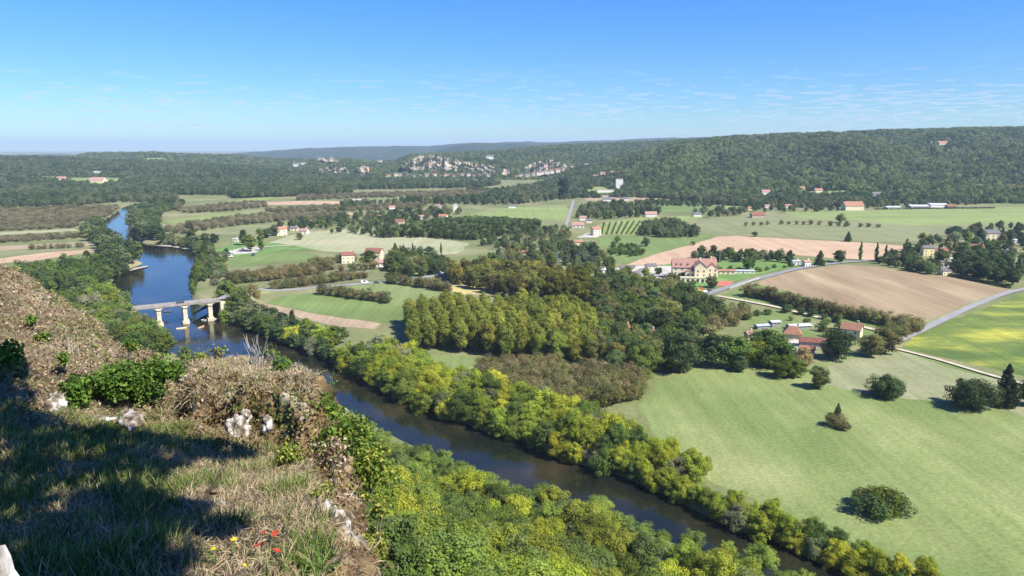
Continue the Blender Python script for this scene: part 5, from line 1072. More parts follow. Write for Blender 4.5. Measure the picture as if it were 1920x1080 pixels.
tree_px('broadleaf_tree', 'broad', 1930, 760, 50, 'dark', 'dark tree cut by the right edge behind the conical one', wide=1.2)
tree_px('conifer_tree', 'conifer', 1571, 778, 24, 'dark', 'tiny conifer standing alone in the big meadow')
for a_ in [(1566, 800, 26, 'brown', 'small brown bush just below the tiny meadow conifer'), (1582, 806, 18, 'brown', 'smallest brown bush right of the one below the tiny conifer')]: tree_px('shrub', 'shrub', *a_, cat='shrub', wide=1.3)
for a_ in [(1632, 964, 42, 'dark', 'dark bush at the left of the island clump in the lower meadow'), (1655, 958, 46, [(.14, .17, .03)], 'yellow-green bush in the middle of the island clump'), (1678, 960, 36, 'dark', 'dark bush at the right of the island clump'), (1622, 948, 34, 'brown', 'brown bush at the back of the island clump'), (1648, 968, 30, 'dark', 'low dark bush at the front of the island clump')]: tree_px('shrub', 'shrub', *a_, cat='shrub', wide=1.25)
# walnut rows
W1 = 'walnut tree in the row along the near edge of the stubble field'
row_trees('walnut_tree', 'walnut', [(1405, 556), (1440, 562), (1480, 574), (1540, 586), (1560, 590)], 16, 7.5, 10.5, 'brown', W1, 'walnut row along the stubble field', 1)
row_trees('walnut_tree', 'walnut', [(1570, 594), (1620, 602), (1670, 612), (1715, 620)], 12, 7, 9.5, 'brown', 'walnut tree right of the gap beside the stubble field', 'walnut row right of the gap', 2)
row_trees('walnut_tree', 'walnut', [(1660, 640), (1690, 632), (1712, 622)], 5, 9, 11, 'brown', 'brown walnut tree lining the road corner', 'walnuts lining the road corner', 3)
row_trees('walnut_tree', 'walnut', [(432, 526), (500, 520), (560, 513), (625, 506)], 18, 7.5, 10, 'brown', 'tree in the upper reddish-brown orchard row below the campsite', 'upper orchard row below the campsite', 4)
row_trees('walnut_tree', 'walnut', [(440, 533), (520, 524), (600, 514)], 12, 7.5, 9.5, 'brown', 'tree in the second brown orchard row below the campsite', 'second orchard row below the campsite', 5)
row_trees('walnut_tree', 'walnut', [(512, 543), (570, 537), (640, 527), (680, 522)], 14, 7, 9, 'brown', 'tree in the orchard row just above the road', 'orchard row just above the road', 6)
row_trees('walnut_tree', 'walnut', [(606, 552), (650, 558), (728, 568)], 11, 7, 9, 'brown', 'tree in the short orchard row below the road', 'short orchard row below the road', 7)
row_trees('walnut_tree', 'walnut', [(730, 531), (780, 537), (840, 547)], 10, 7, 9.5, 'brown', 'tree in the orchard row pointing at the straw patch', 'orchard row by the straw patch', 8)
row_trees('walnut_tree', 'walnut', [(640, 510), (700, 505), (760, 512)], 8, 7, 9.5, 'brown', 'tree in the loose row below the cream house', 'loose row below the cream house', 9)
row_trees('walnut_tree', 'walnut', [(590, 497), (660, 491)], 7, 7, 10, 'brown', 'tree in the reddish row left of the cream house', 'reddish row left of the cream house', 10)
row_trees('walnut_tree', 'walnut', [(1465, 421), (1535, 422)], 6, 5, 7, 'brown', 'small tree in the six-tree row in the olive meadow', 'six-tree row in the olive meadow', 11)
row_trees('walnut_tree', 'walnut', [(1557, 424), (1588, 425)], 3, 6, 8, 'brown', 'tree in the three-tree row in the olive meadow', 'three-tree row in the olive meadow', 12)
row_trees('walnut_tree', 'walnut', [(1614, 426), (1645, 427)], 3, 5, 6.5, 'brown', 'tiny tree in the sparse row right in the olive meadow', 'sparse row in the olive meadow', 13)
row_trees('walnut_tree', 'walnut', [(1400, 424), (1440, 422)], 4, 5, 7, 'brown', 'small tree below the brown stone barn', 'row below the stone barn', 14)
row_trees('walnut_tree', 'walnut', [(60, 468), (155, 464)], 9, 5, 6.5, 'brown', 'small round tree in the row across the tan strip fields', 'row across the left strip fields', 15)
tree_px('walnut_tree', 'walnut', 474, 562, 32, 'brown', 'round brown walnut tree at the road beyond the right end of the bridge', wide=1.1)
row_trees('broadleaf_tree', 'tall', [(362, 552), (372, 530), (380, 505), (384, 486)], 8, 12, 16, 'green', 'slim tree lining the right bank of the pool above the bridge', 'slim bank trees above the bridge', 16)
tree_px('broadleaf_tree', 'tall', 549, 617, 40, 'green', 'slim upright poplar above the riverside trees by the tilled strip', wide=.8)
for a_ in [(516, 598, 20, 'green', 'small round tree at the left end of the tilled strip'), (424, 594, 34, 'green', 'bushy green tree hiding the right end of the bridge'), (440, 588, 44, 'mix', 'taller tree behind the one hiding the bridge end'), (430, 572, 50, 'green', 'dark tree at the right abutment of the bridge'), (455, 582, 40, 'mix', 'bushy tree right of the bridge abutment'), (437, 560, 26, 'green', 'green tree behind the bridge abutment')]: tree_px('broadleaf_tree', 'broad', *a_, wide=1.2)
# single trees and conifers on the plain
for k, a_ in [('cypress', (1613, 488, 36, 'green', 'slim dark columnar cypress at the right end of the ploughed field')), ('cypress', (774, 477, 22, 'dark', 'slim columnar cypress right of the cream house')), ('cypress', (827, 476, 22, 'dark', 'columnar cypress at the right end of the pale meadow')), ('cypress', (1119, 478, 22, 'dark', 'short dark cypress by the roadside meadow')), ('cypress', (1643, 490, 36, 'dark', 'left one of two dark pointed conifers by the stubble field')), ('cypress', (1660, 492, 34, 'dark', 'right one of two dark pointed conifers by the stubble field')),
           ('conifer', (741, 478, 24, 'dark', 'dark rounded conifer left of the blue-green one')), ('conifer', (757, 480, 22, 'blue', 'blue-green conifer between two dark trees by the cream house')), ('conifer', (1590, 453, 20, 'dark', 'small dark pyramidal tree at the upper edge of the ploughed field')), ('conifer', (1836, 464, 38, [(.10, .125, .125)], 'large blue cedar in the right-hand village')), ('conifer', (1537, 498, 30, 'dark', 'dark pyramidal conifer beside the roadside cottage')),
           ('broad', (1574, 492, 28, 'dark', 'round dark tree left of the columnar cypress')), ('broad', (1790, 451, 30, 'dark', 'big round dark tree left of the blue cedar')), ('broad', (1415, 444, 12, 'green', 'small round tree at the upper edge of the ploughed field')), ('broad', (1577, 418, 18, 'brown', 'larger round tree behind the three-tree row')), ('broad', (1404, 506, 28, 'green', 'green tree at the right end of the white pavilion')), ('broad', (1398, 370, 20, [(.17, .22, .04)], 'bright yellow-green tree at the foot of the right hill')),
           ('broad', (1235, 515, 16, 'dark', 'small dark tree left of the manor')), ('broad', (1277, 524, 14, 'green', 'round clipped tree in front of the manor')), ('broad', (1335, 540, 26, 'brown', 'small tree in front of the right wing of the manor')), ('broad', (1300, 570, 34, 'yellow', 'bright yellow tree in front of the manor gate')), ('broad', (1210, 520, 20, [(.2, .25, .03)], 'bright yellow-green tree left of the manor lawn')), ('broad', (693, 498, 30, 'green', 'dense green tree left of the brown-roofed cream house')), ('broad', (562, 450, 14, 'mix', 'small round tree on the north edge of the pale meadow')),
           ('tall', (357, 450, 34, 'dark', 'tall dark poplar standing on the plain right of the far reach')), ('broad', (385, 455, 22, 'dark', 'dark clump tree right of the tall dark poplar')), ('broad', (400, 456, 20, 'dark', 'second dark tree right of the tall dark poplar')), ('tall', (457, 460, 30, 'dark', 'tall dark tree at the campsite')), ('tall', (470, 472, 34, 'green', 'tall green poplar beside the campsite lot')), ('tall', (488, 455, 28, 'green', 'tall grey-green poplar behind the campsite')), ('tall', (490, 470, 22, 'green', 'slim tree right of the campsite vans')),
           ('broad', (500, 446, 20, 'dark', 'dark tree between the campsite and the red-roofed house')), ('broad', (515, 442, 22, 'blue', 'blue-green tree beside the red-roofed white house')), ('broad', (1300, 460, 10, 'olive' if False else 'willow', 'pale bush alone in the roadside meadow')), ('broad', (1210, 462, 18, 'mix', 'tree at the hedge in the roadside meadow')), ('broad', (1158, 455, 14, 'green', 'small round tree in the roadside meadow')), ('tall', (1057, 372, 40, [(.10, .125, .075)], 'tall pale poplar clump at the top of the valley road'))]:
    tree_px({'cypress': 'cypress_tree', 'conifer': 'conifer_tree', 'tall': 'poplar_tree'}.get(k, 'broadleaf_tree'), k, *a_, wide=1.25 if k == 'broad' else (1.5 if k == 'tall' else 1.1))
group_trees('shrub', 'shrub', [(1140, 478), (1150, 462), (1190, 462), (1210, 478), (1180, 482)], 6, 120, 4, 6, 'green', 'garden shrub in the hedge above the manor drive', 'hedge shrubs above the manor drive', cat='shrub', maxn=40)
group_trees('shrub', 'shrub', [(300, 455), (330, 452), (400, 462), (398, 474), (380, 468), (345, 458)], 6, 121, 3, 6, PAL['green']+PAL['ygreen'], 'bush above the pale gravel bar of the pool', 'bushes above the gravel bar', cat='shrub', maxn=40)
group_trees('shrub', 'shrub', [(396, 500), (410, 480), (425, 470), (424, 500), (412, 530), (398, 540)], 6, 122, 3, 6, PAL['green']+PAL['willow'], 'bush beside the campsite lane', 'bushes beside the campsite lane', cat='shrub', maxn=40)
group_trees('shrub', 'shrub', [(1280, 498), (1400, 514), (1500, 498), (1560, 492), (1480, 500), (1400, 508)], 7, 123, 2.5, 5, PAL['green'], 'garden shrub on the manor lawn along the road', 'shrubs on the manor lawn', cat='shrub', maxn=24)
group_trees('shrub', 'shrub', [(1470, 600), (1560, 610), (1600, 630), (1560, 644), (1500, 622)], 10, 124, 3, 6, PAL['green']+PAL['brown'], 'garden shrub behind the farm barns', 'garden shrubs behind the barns', cat='shrub', maxn=16)
row_trees('shrub', 'shrub', [(1470, 586), (1480, 583), (1507, 592), (1530, 596), (1570, 604)], 6, 4, 6, 'dark', 'small dark bush along the farm track', 'bushes along the farm track', 125, cat='shrub')
group_trees('shrub', 'shrub', [(1275, 600), (1330, 590), (1400, 586), (1440, 590), (1390, 606), (1300, 624)], 7, 126, 3, 5, PAL['brown']+PAL['green'], 'low scrub bush between thicket and farm track', 'scrub along the farm track', cat='shrub', maxn=50)
# clipped dark hedge at the stubble field corner
hd = MB(); P0, P1 = at(1780, 518), at(1893, 541); rng = np.random.default_rng(8); n_ = 80
C = np.stack([np.linspace(P0.x, P1.x, n_), np.linspace(P0.y, P1.y, n_), np.full(n_, 1.4)], 1)-np.array(P0); V = leaf_cloud(rng, C, np.full(n_, 1.7), 50, .6)
o = link('hedge', newmesh('hedge', V, quads(len(V)//4), M['leaf']), None, P0); o.color = (.04, .06, .028, 1); tag(o, 'long clipped dark hedge at the right edge of the stubble field', 'hedge')
P0, P1 = at(1640, 393), at(1865, 391); C = np.stack([np.linspace(P0.x, P1.x, 160), np.linspace(P0.y, P1.y, 160), np.full(160, 1.4)], 1)-np.array(P0); V = leaf_cloud(rng, C, np.full(160, 2.2), 16, 1.2)
o = link('hedge', newmesh('hedge', V, quads(len(V)//4), M['leaf']), None, P0); o.color = (.04, .06, .028, 1); tag(o, 'long dark hedge in front of the metal-roofed farm sheds', 'hedge')

# ------------------------------------------------------------------ trees of the near hillside down to the river
LBn = LBw[15:]
poly = [(p[0], p[1]) for p in LBw[12:]]+[(60, 30), (8, 22), (-14, 24), (-60, 60), (-130, 150)]
rng = random.Random(33); nsl = 0
SLP = scatter(poly, 5.6, 133, world=True, avoid_river=1.5)
cand = []
for x, y in SLP:
    z = gz1(x, y); 
    if x/y < -0.75 or x/y > .62: continue
    px, py = to_px(x, y, z+8)
    if py < 560 or py > 1330 or px < 330 or px > 1760: continue
    cand.append((math.hypot(x, y), x, y, px, py))
cand.sort()
CUX = [300, 560, 620, 680, 740, 800, 850, 900, 950, 1000, 1050, 1090, 1130, 1200, 1260, 1300, 1350, 1420, 1480, 1520, 1800]
CUY = [640, 735, 768, 790, 815, 835, 850, 878, 898, 905, 910, 932, 930, 972, 996, 996, 1014, 1010, 1056, 1072, 1180]
for d, x, y, px, py in cand:
    h = rng.uniform(9.5, 14.5) if d > 70 else rng.uniform(6, 9)
    z0 = gz1(x, y); lim = float(np.interp(px, CUX, CUY))+rng.uniform(-6, 12)
    while h > 3.5 and to_px(x, y, z0+h)[1] < lim: h -= 0.5
    if h <= 4: continue
    t = rng.random()
    pal = [(0.26, 0.28, 0.05)] if (1085 < px < 1190 and 930 < py < 1040) else ('ygreen' if t < 0.24 else 'slope')
    zone = 'on the steep slope below the ledge' if d < 110 else ('at the water\'s edge below the slope' if river_sd(np.array([x]), np.array([y]))[0] < 16 else 'halfway down the slope towards the river')
    lab = ('cream-yellow ash-like tree ' if isinstance(pal, list) else ('yellow-green tree ' if pal == 'ygreen' else 'green tree '))+zone
    tree('hillside_tree', 'slope' if t < .85 else 'sparse', (x, y), h, pal, lab, 'tree', lab.replace('tree', 'trees', 1), rng, 1.0)
rest = plant_trees()
for name, qs in rest.items():
    if not qs: continue
    near = [q for q in qs if q['kind'] in ('slope', 'sparse', 'bank')] if name == 'hillside_tree' else []
    instancer('woodland', [(q['x'], q['y'], q['z']) for q in qs], [q['h'] for q in qs], 'slopewood' if name == 'hillside_tree' else 'wood' if name == 'plantation_tree' else ('bankwood' if name == 'riverside_tree' else 'belt'), {'hillside_tree': 'remaining tree crowns massed at the bottom of the near slope', 'riverside_tree': 'remaining riverside crowns massed in the far bank woods', 'garden_tree': 'small far crowns between the village houses', 'plantation_tree': 'remaining crowns of the wide green block plantation'}.get(name, 'small far crowns in the mixed woods'), seed=9)
print('slope', len(cand), 'forest', nf, COUNT)

# ------------------------------------------------------------------ the ledge in the foreground
M['ledge'] = mat_noise('ledge_soil', [(0.30, (0.05, 0.04, 0.025)), (0.48, (0.11, 0.09, 0.055)), (0.62, (0.20, 0.165, 0.105)), (0.74, (0.34, 0.31, 0.25))], scale=0.9, detail=12, scale2=6, amt2=0.4, bump=0.06, bscale=5)
M['rock'] = mat_noise('limestone_rock', [(0.36, (0.07, 0.055, 0.035)), (0.47, (0.20, 0.165, 0.12)), (0.54, (0.42, 0.40, 0.36)), (0.68, (0.66, 0.64, 0.60))], scale=4.5, detail=12, scale2=9, amt2=0.3, bump=0.05, bscale=8)
M['rockdark'] = mat_noise('mossy_limestone', [(0.34, (0.045, 0.035, 0.020)), (0.46, (0.13, 0.09, 0.045)), (0.56, (0.22, 0.165, 0.09)), (0.655, (0.34, 0.30, 0.24)), (0.70, (0.72, 0.70, 0.66))], scale=1.5, detail=12, scale2=8, amt2=0.35, bump=0.06, bscale=7)
M['tint'] = mat_tint('leaf_and_blade')
# columns: 7 knots of (px, py, depth), near to far
K = [
 [(-420, 1420, 2.9), (-420, 1080, 4.7), (-420, 950, 6.2), (-420, 800, 9.0), (-420, 700, 10.0), (-420, 520, 11.8), (-420, 360, 14.0)],
 [(-200, 1420, 2.9), (-200, 1080, 4.7), (-200, 950, 6.3), (-200, 810, 9.0), (-200, 740, 10.0), (-200, 590, 11.8), (-200, 430, 14.2)],
 [(0, 1420, 2.9), (0, 1080, 4.7), (0, 950, 6.3), (0, 815, 9.2), (0, 760, 10.3), (0, 625, 11.9), (0, 506, 14.5)],
 [(60, 1420, 2.9), (60, 1080, 4.65), (60, 950, 6.3), (60, 820, 9.3), (60, 770, 10.5), (60, 650, 12.0), (60, 533, 14.6)],
 [(130, 1420, 2.9), (130, 1080, 4.65), (130, 950, 6.3), (130, 830, 9.4), (130, 775, 10.7), (130, 680, 12.0), (130, 580, 14.6)],
 [(230, 1420, 2.9), (230, 1080, 4.6), (230, 950, 6.3), (230, 835, 9.5), (230, 785, 10.9), (230, 712, 12.0), (230, 645, 14.2)],
 [(300, 1420, 2.9), (300, 1080, 4.6), (300, 950, 6.3), (300, 838, 9.5), (300, 795, 11.0), (300, 730, 12.0), (300, 676, 13.9)],
 [(335, 1420, 2.9), (335, 1080, 4.6), (335, 950, 6.3), (335, 840, 9.6), (335, 805, 11.0), (335, 790, 12.3), (335, 696, 13.4)],
 [(350, 1420, 2.9), (350, 1080, 4.6), (350, 950, 6.3), (350, 840, 9.6), (350, 805, 11.2), (350, 788, 12.6), (350, 704, 13.5)],
 [(375, 1420, 2.9), (375, 1080, 4.6), (375, 950, 6.3), (375, 842, 9.6), (375, 805, 11.0), (372, 728, 11.4), (370, 684, 13.2)],
 [(450, 1420, 2.9), (450, 1080, 4.6), (450, 950, 6.3), (450, 848, 9.7), (450, 826, 10.7), (450, 724, 11.5), (450, 681, 14.0)],
 [(520, 1420, 2.9), (520, 1080, 4.6), (505, 950, 6.3), (500, 855, 9.7), (515, 836, 10.4), (525, 720, 11.4), (520, 688, 13.8)],
 [(600, 1420, 2.9), (575, 1080, 4.6), (555, 950, 6.3), (545, 860, 9.6), (560, 842, 10.2), (572, 716, 11.2), (565, 697, 13.2)],
 [(680, 1420, 2.9), (618, 1080, 4.6), (592, 955, 6.3), (572, 866, 9.5), (580, 850, 10.3), (585, 724, 11.4), (583, 712, 12.4)]]
KP = np.array([[tuple(ray(px, py)*d+Vector((0, 0, CAM_Z))) for px, py, d in c] for c in K])
for k, (dx, dz) in enumerate([(0.28, -0.75), (0.40, -2.2), (0.9, -5.5), (2.5, -13), (5, -26)]):
    P = KP[13].copy(); P[:, 0] += dx; P[:, 2] += dz; P[:, 1] += np.array([0, 0, 0.0, .05, .1, .2, .3])*(k+1)
    KP = np.concatenate([KP, P[None]], 0)
nc0 = KP.shape[0]
drop = []       # the far side falls away
for (dy, dz) in ((0.12, -0.7), (0.5, -2.4), (1.4, -6), (4.5, -16), (9, -30)):
    P = KP[:, 6].copy(); P[:, 1] += dy; P[:, 2] = P[:, 2]+dz; drop.append(P)
KP = np.concatenate([KP, np.stack(drop, 1)], 1)
near = []
for (dy, dz) in ((-6, 0.6), (-2.2, 0.35)):
    P = KP[:, 0].copy(); P[:, 1] += dy; P[:, 2] += dz; near.append(P)
KP = np.concatenate([np.stack(near, 1), KP], 1)
def up1(A, n_, axis):      # monotone-ish smooth resample
    A = np.moveaxis(A, axis, 0); m_ = A.shape[0]; t = np.linspace(0, m_-1, n_); i = np.clip(t.astype(int), 0, m_-2); f = (t-i).reshape(-1, *([1]*(A.ndim-1)))
    p1, p2 = A[i], A[i+1]; p0 = A[np.clip(i-1, 0, m_-1)]; p3 = A[np.clip(i+2, 0, m_-1)]
    m1 = (p2-p0)*.5*.6; m2 = (p3-p1)*.5*.6; f2, f3 = f*f, f*f*f
    return np.moveaxis((2*f3-3*f2+1)*p1+(f3-2*f2+f)*m1+(-2*f3+3*f2)*p2+(f3-f2)*m2, 0, axis)
NU, NV_ = 330, 230
G = up1(up1(KP, NU, 0), NV_, 1)
Tt = np.linspace(0, KP.shape[1]-1, NV_)-2      # knot index along the profile (0 = first knot)
Uu = np.linspace(0, KP.shape[0]-1, NU)
def grid_normals(G):
    du = np.gradient(G, axis=0); dv_ = np.gradient(G, axis=1); n_ = np.cross(du, dv_); n_ /= np.linalg.norm(n_, axis=2)[..., None]+1e-9
    return n_
GN = grid_normals(G); 
if GN[NU//3, NV_//3, 2] < 0: GN = -GN
for i in range(NU):
    for j in range(NV_):
        p = Vector(G[i, j]); t = Tt[j]; u = Uu[i]
        rocky = (1.0 if (t > 3.3 and t < 5.2 and u > 6) or u > 13 else 0.35) if t < 6.2 else 0.5
        if u > 13: rocky = 1.3
        a_ = 0.10*mnoise.fractal(p*0.9, 1.0, 2.1, 5)+0.05*mnoise.noise(p*3.7)
        rdg = (0.5-abs(mnoise.noise(p*1.6+Vector((7, 3, 1)))))*0.45+0.16*mnoise.noise(p*4.5)
        crag = (mnoise.cell(Vector((p.x*1.7, p.y*1.7, p.z*1.1)))-.5)*.16+(mnoise.cell(p*4.1)-.5)*.07 if rocky >= 1 else 0
        G[i, j] += GN[i, j]*(a_*0.9+rocky*rdg*(0.6 if rocky >= 1 else 0.2)+crag)
        if 2.2 < t < 6 and u < 7: G[i, j] += GN[i, j]*0.14*mnoise.noise(p*2.4+Vector((3, 9, 2)))
GN = grid_normals(G)
if GN[NU//3, NV_//3, 2] < 0: GN = -GN
I_ = np.arange(NU*NV_).reshape(NU, NV_)
fq = np.stack([I_[:-1, :-1].ravel(), I_[1:, :-1].ravel(), I_[1:, 1:].ravel(), I_[:-1, 1:].ravel()], 1)
uc = (Uu[:-1]+Uu[1:])/2; tc_ = (Tt[:-1]+Tt[1:])/2
UU, TT = np.meshgrid(uc, tc_, indexing='ij'); fmi = np.where(((TT > 3.2) & (TT < 5.3) & (UU > 5.6)) | (UU > 13) | (TT > 6.6), 1, 0).ravel()
lme = newmesh('ledge', G.reshape(-1, 3), fq, [M['ledge'], M['rockdark']], fmi, smooth=True)
struct('ledge', lme)

def tinted(name, V, F_, cols, label, cat, kind=None, parent=None, mat='tint'):
    me = newmesh(name, V, F_, M[mat]); a_ = me.color_attributes.new('tint', 'FLOAT_COLOR', 'POINT')
    a_.data.foreach_set('color', np.concatenate([cols, np.ones((len(cols), 1))], 1).astype(np.float32).ravel()); o = link(name, me, parent)
    return tag(o, label, cat, None, kind)
def sample_ledge(rng, n_, u0, u1, t0, t1, w=None):
    u = rng.uniform(u0, u1, n_)/(KP.shape[0]-1)*(NU-1); t = (rng.uniform(t0, t1, n_)+2)/(KP.shape[1]-1)*(NV_-1)
    i = np.clip(u.astype(int), 0, NU-2); j = np.clip(t.astype(int), 0, NV_-2); fu = (u-i)[:, None]; fv = (t-j)[:, None]
    P = G[i, j]*(1-fu)*(1-fv)+G[i+1, j]*fu*(1-fv)+G[i, j+1]*(1-fu)*fv+G[i+1, j+1]*fu*fv
    ar = np.linalg.norm(np.cross(G[i+1, j]-G[i, j], G[i, j+1]-G[i, j]), axis=1)
    return P, GN[i, j], ar
def choose(rng, P, Nn, ar, n_):
    p = ar/ar.sum(); k = rng.choice(len(P), n_, p=p); return P[k]+rng.normal(size=(n_, 3))*0.015, Nn[k]
def nz(P, s, seed):     # cheap smooth noise for patchiness
    return np.array([mnoise.noise(Vector(p)*s+Vector((seed, 0, 0))) for p in P])
def blades(rng, P, Nn, ln, wd, lean=0.5, down=0.0, curl=0.35):
    n_ = len(P); L_ = ln*rng.uniform(.45, 1.3, n_)[:, None]
    D = Nn*0.5+np.array([0, 0, .75-down])+rng.normal(size=(n_, 3))*lean; D /= np.linalg.norm(D, axis=1)[:, None]
    T = np.cross(D, rng.normal(size=(n_, 3))); T /= np.linalg.norm(T, axis=1)[:, None]; w = wd*rng.uniform(.6, 1.3, n_)[:, None]
    bend = np.cross(D, T)*curl*rng.uniform(-1, 1, n_)[:, None]+np.array([0, 0, -0.25-down])*curl
    b0 = P-D*.02; m_ = P+D*L_*.55+bend*L_*.25; e = P+D*L_*.9+bend*L_
    V = np.stack([b0-T*w*.5, b0+T*w*.5, m_+T*w*.4, m_-T*w*.4, m_-T*w*.4, m_+T*w*.4, e+T*w*.08, e-T*w*.08], 1).reshape(-1, 3)
    return V, np.arange(n_*8).reshape(-1, 4), 8
def leaves(rng, P, Nn, sz, spread=0.05, flat_=0.6):
    n_ = len(P); P = P+rng.normal(size=(n_, 3))*spread; Q = Nn*flat_+rng.normal(size=(n_, 3))*.6; Q /= np.linalg.norm(Q, axis=1)[:, None]
    T = np.cross(Q, rng.normal(size=(n_, 3))); T /= np.linalg.norm(T, axis=1)[:, None]; B = np.cross(Q, T); s = sz*rng.uniform(.5, 1.35, n_)[:, None]
    V = np.stack([P-T*s*.6, P-B*s*.42+Q*s*.08, P+T*s*.6-Q*s*.1, P+B*s*.42+Q*s*.08], 1).reshape(-1, 3); return V, quads(n_), 4
def pcol(rng, n_, pal, k, jit=.22):
    c = np.array(pal)[rng.integers(0, len(pal), n_)]*rng.uniform(1-jit, 1+jit, (n_, 1)); return np.repeat(c, k, 0)
STR = [(0.42, 0.33, 0.20), (0.34, 0.26, 0.15), (0.50, 0.42, 0.28), (0.26, 0.19, 0.11), (0.46, 0.36, 0.24), (0.18, 0.13, 0.08)]
GRN = [(0.10, 0.17, 0.035), (0.14, 0.21, 0.045), (0.075, 0.13, 0.03), (0.19, 0.25, 0.07), (0.30, 0.30, 0.12)]
PINK = [(0.36, 0.24, 0.165), (0.44, 0.32, 0.22), (0.26, 0.165, 0.11), (0.52, 0.42, 0.31), (0.15, 0.10, 0.065), (0.20, 0.20, 0.07)]
rg = np.random.default_rng(4)
# green grass over the shelf, in tufts
P, Nn, ar = sample_ledge(rg, 160000, 0, 13.0, -0.6, 4.0)
P, Nn = choose(rg, P, Nn, ar*np.clip(.55+1.5*(nz(P, 2.3, 40)+.2), .6, 2), 140000); q = nz(P, 1.3, 3)+.5*nz(P, 3.1, 9); g = q > 0.08+np.clip((P[:, 0]+3.6)*.14, -.12, .35)+rg.normal(size=len(q))*.12
V, F_, k = blades(rg, P[g], Nn[g], .17, .008, .55); tinted('grass', V, F_, pcol(rg, g.sum(), GRN+[STR[0]], k), 'green grass growing in tufts over the shaded shelf', 'grass', 'stuff')
V, F_, k = blades(rg, P[~g], Nn[~g], .13, .0065, .95, 0.4); tinted('dry_grass', V, F_, pcol(rg, (~g).sum(), STR+[GRN[3], (0.44, 0.36, 0.22), (0.5, 0.42, 0.27), (0.24, 0.20, 0.11)], k), 'straw-coloured dead grass lying between the green tufts', 'dry grass', 'stuff')
# dead vegetation matted over the knoll and block
P, Nn, ar = sample_ledge(rg, 200000, 0, 13.0, 3.4, 6.5); px, py = to_px(P[:, 0], P[:, 1], P[:, 2]); ok = ~((px > 400) & (py > 735)); P, Nn = choose(rg, P[ok], Nn[ok], ar[ok], 70000)
V1, F1, k = blades(rg, P[:36000], Nn[:36000], .16, .009, .9, .45, .6); tinted('dry_brush', V1, F1, pcol(rg, 36000, PINK+STR[:5]+[(.56, .47, .34), (.16, .2, .06)], k, .3), 'matted pinkish-brown dead stems over the knoll', 'dry brush', 'stuff')
V1, F1, k = leaves(rg, P[36000:], Nn[36000:], .040, .045); tinted('dead_leaves', V1, F1, pcol(rg, 34000, PINK+STR[:2]+[(.15, .2, .05)], k, .35), 'brown dead leaves clinging to the knoll', 'dead leaves', 'stuff')
P, Nn, ar = sample_ledge(rg, 120000, 0, 12.5, 4.0, 6.6); q = nz(P, 1.1, 55); ok = q > .22; P, Nn = choose(rg, P[ok], Nn[ok], ar[ok], 9000)
V1, F1, k = leaves(rg, P, Nn, .040, .06); tinted('green_weeds', V1, F1, pcol(rg, len(P), [(.10, .16, .035), (.15, .2, .05), (.2, .23, .07), (.07, .11, .03)], k, .3), 'patches of small green weeds among the dry stems of the knoll', 'weeds', 'stuff')
# straw cap on the block
P, Nn, ar = sample_ledge(rg, 60000, 8.0, 13, 4.7, 6.2); P, Nn = choose(rg, P, Nn, ar, 16000); V1, F1, k = blades(rg, P, Nn, .15, .007, .8, .1, .5); tinted('straw_grass', V1, F1, pcol(rg, len(P), STR[:3]+[(.62, .54, .38), (.58, .50, .36), (.36, .36, .16)], k), 'pale straw grass capping the limestone block', 'dry grass', 'stuff')
# moss and dead ivy on the block's face and the cliff below
P, Nn, ar = sample_ledge(rg, 160000, 7.2, 17, 2.9, 5.2); q = nz(P[:, :], 1.9, 21); ok = q > -.22; P, Nn = choose(rg, P[ok], Nn[ok], ar[ok], 46000)
MOSS = [(0.13, 0.085, 0.04), (0.20, 0.13, 0.06), (0.08, 0.055, 0.03), (0.26, 0.18, 0.10), (0.14, 0.13, 0.04)]
V1, F1, k = leaves(rg, P, Nn, .045, .05); tinted('dead_ivy', V1, F1, pcol(rg, len(P), MOSS, k, .35), 'rust-brown dead ivy and moss on the face of the limestone block', 'dead ivy', 'stuff')
P, Nn, ar = sample_ledge(rg, 200000, 13.0, 16.6, -1.2, 4.2); q = nz(P, .9, 5); ok = q > -.6; P, Nn = choose(rg, P[ok], Nn[ok], ar[ok], 92000)
V1, F1, k = leaves(rg, P[:42000], Nn[:42000], .036, .06); tinted('cliff_scrub', V1, F1, pcol(rg, 42000, PINK+MOSS, k, .35), 'brown dead scrub hanging on the cliff below the shelf', 'scrub', 'stuff')
V1, F1, k = blades(rg, P[42000:], Nn[42000:], .18, .008, .6, .9, .6); tinted('hanging_grass', V1, F1, pcol(rg, 50000, STR+PINK, k, .3), 'dead grass hanging down the cliff edge', 'dry grass', 'stuff')

def plant(name, label, cat, px, py, d, rx, ry, rz_, n_, leaf, pal, stems=8, seed=1, lump=9):
    rng = np.random.default_rng(seed); c = np.array(ray(px, py)*d+Vector((0, 0, CAM_Z))); o = empty(name, tuple(c-np.array([0, 0, rz_*.6])))
    base = c-np.array([0, 0, rz_*.6]); D = rng.normal(size=(lump, 3)); D /= np.linalg.norm(D, axis=1)[:, None]; C = D*np.array([rx, ry, rz_])*rng.uniform(.3, .8, (lump, 1)); C[:, 2] += rz_*.6
    s_ = min(rx, rz_)*.55; k = n_//lump; CC_ = np.repeat(C, k, 0); D = rng.normal(size=CC_.shape); D /= np.linalg.norm(D, axis=1)[:, None]; P = CC_+D*s_*rng.uniform(.5, 1.1, (len(CC_), 1)); 
    V, F_, kk = leaves(rng, P, D*.6+np.array([0, 0, .5]), leaf, .02); tinted('foliage', V, F_, pcol(rng, len(P), pal, kk, .25), None, None, None, o)
    mb = MB()
    for i in range(stems):
        q = C[i % lump]; mb.tube([(rng.uniform(-.1, .1)*rx, rng.uniform(-.1, .1)*ry, -.15), (q[0]*.5, q[1]*.5, q[2]*.5), tuple(q)], [.018, .012, .004], 5)
    mb.obj('stem', M['bark'], o); return tag(o, label, cat)
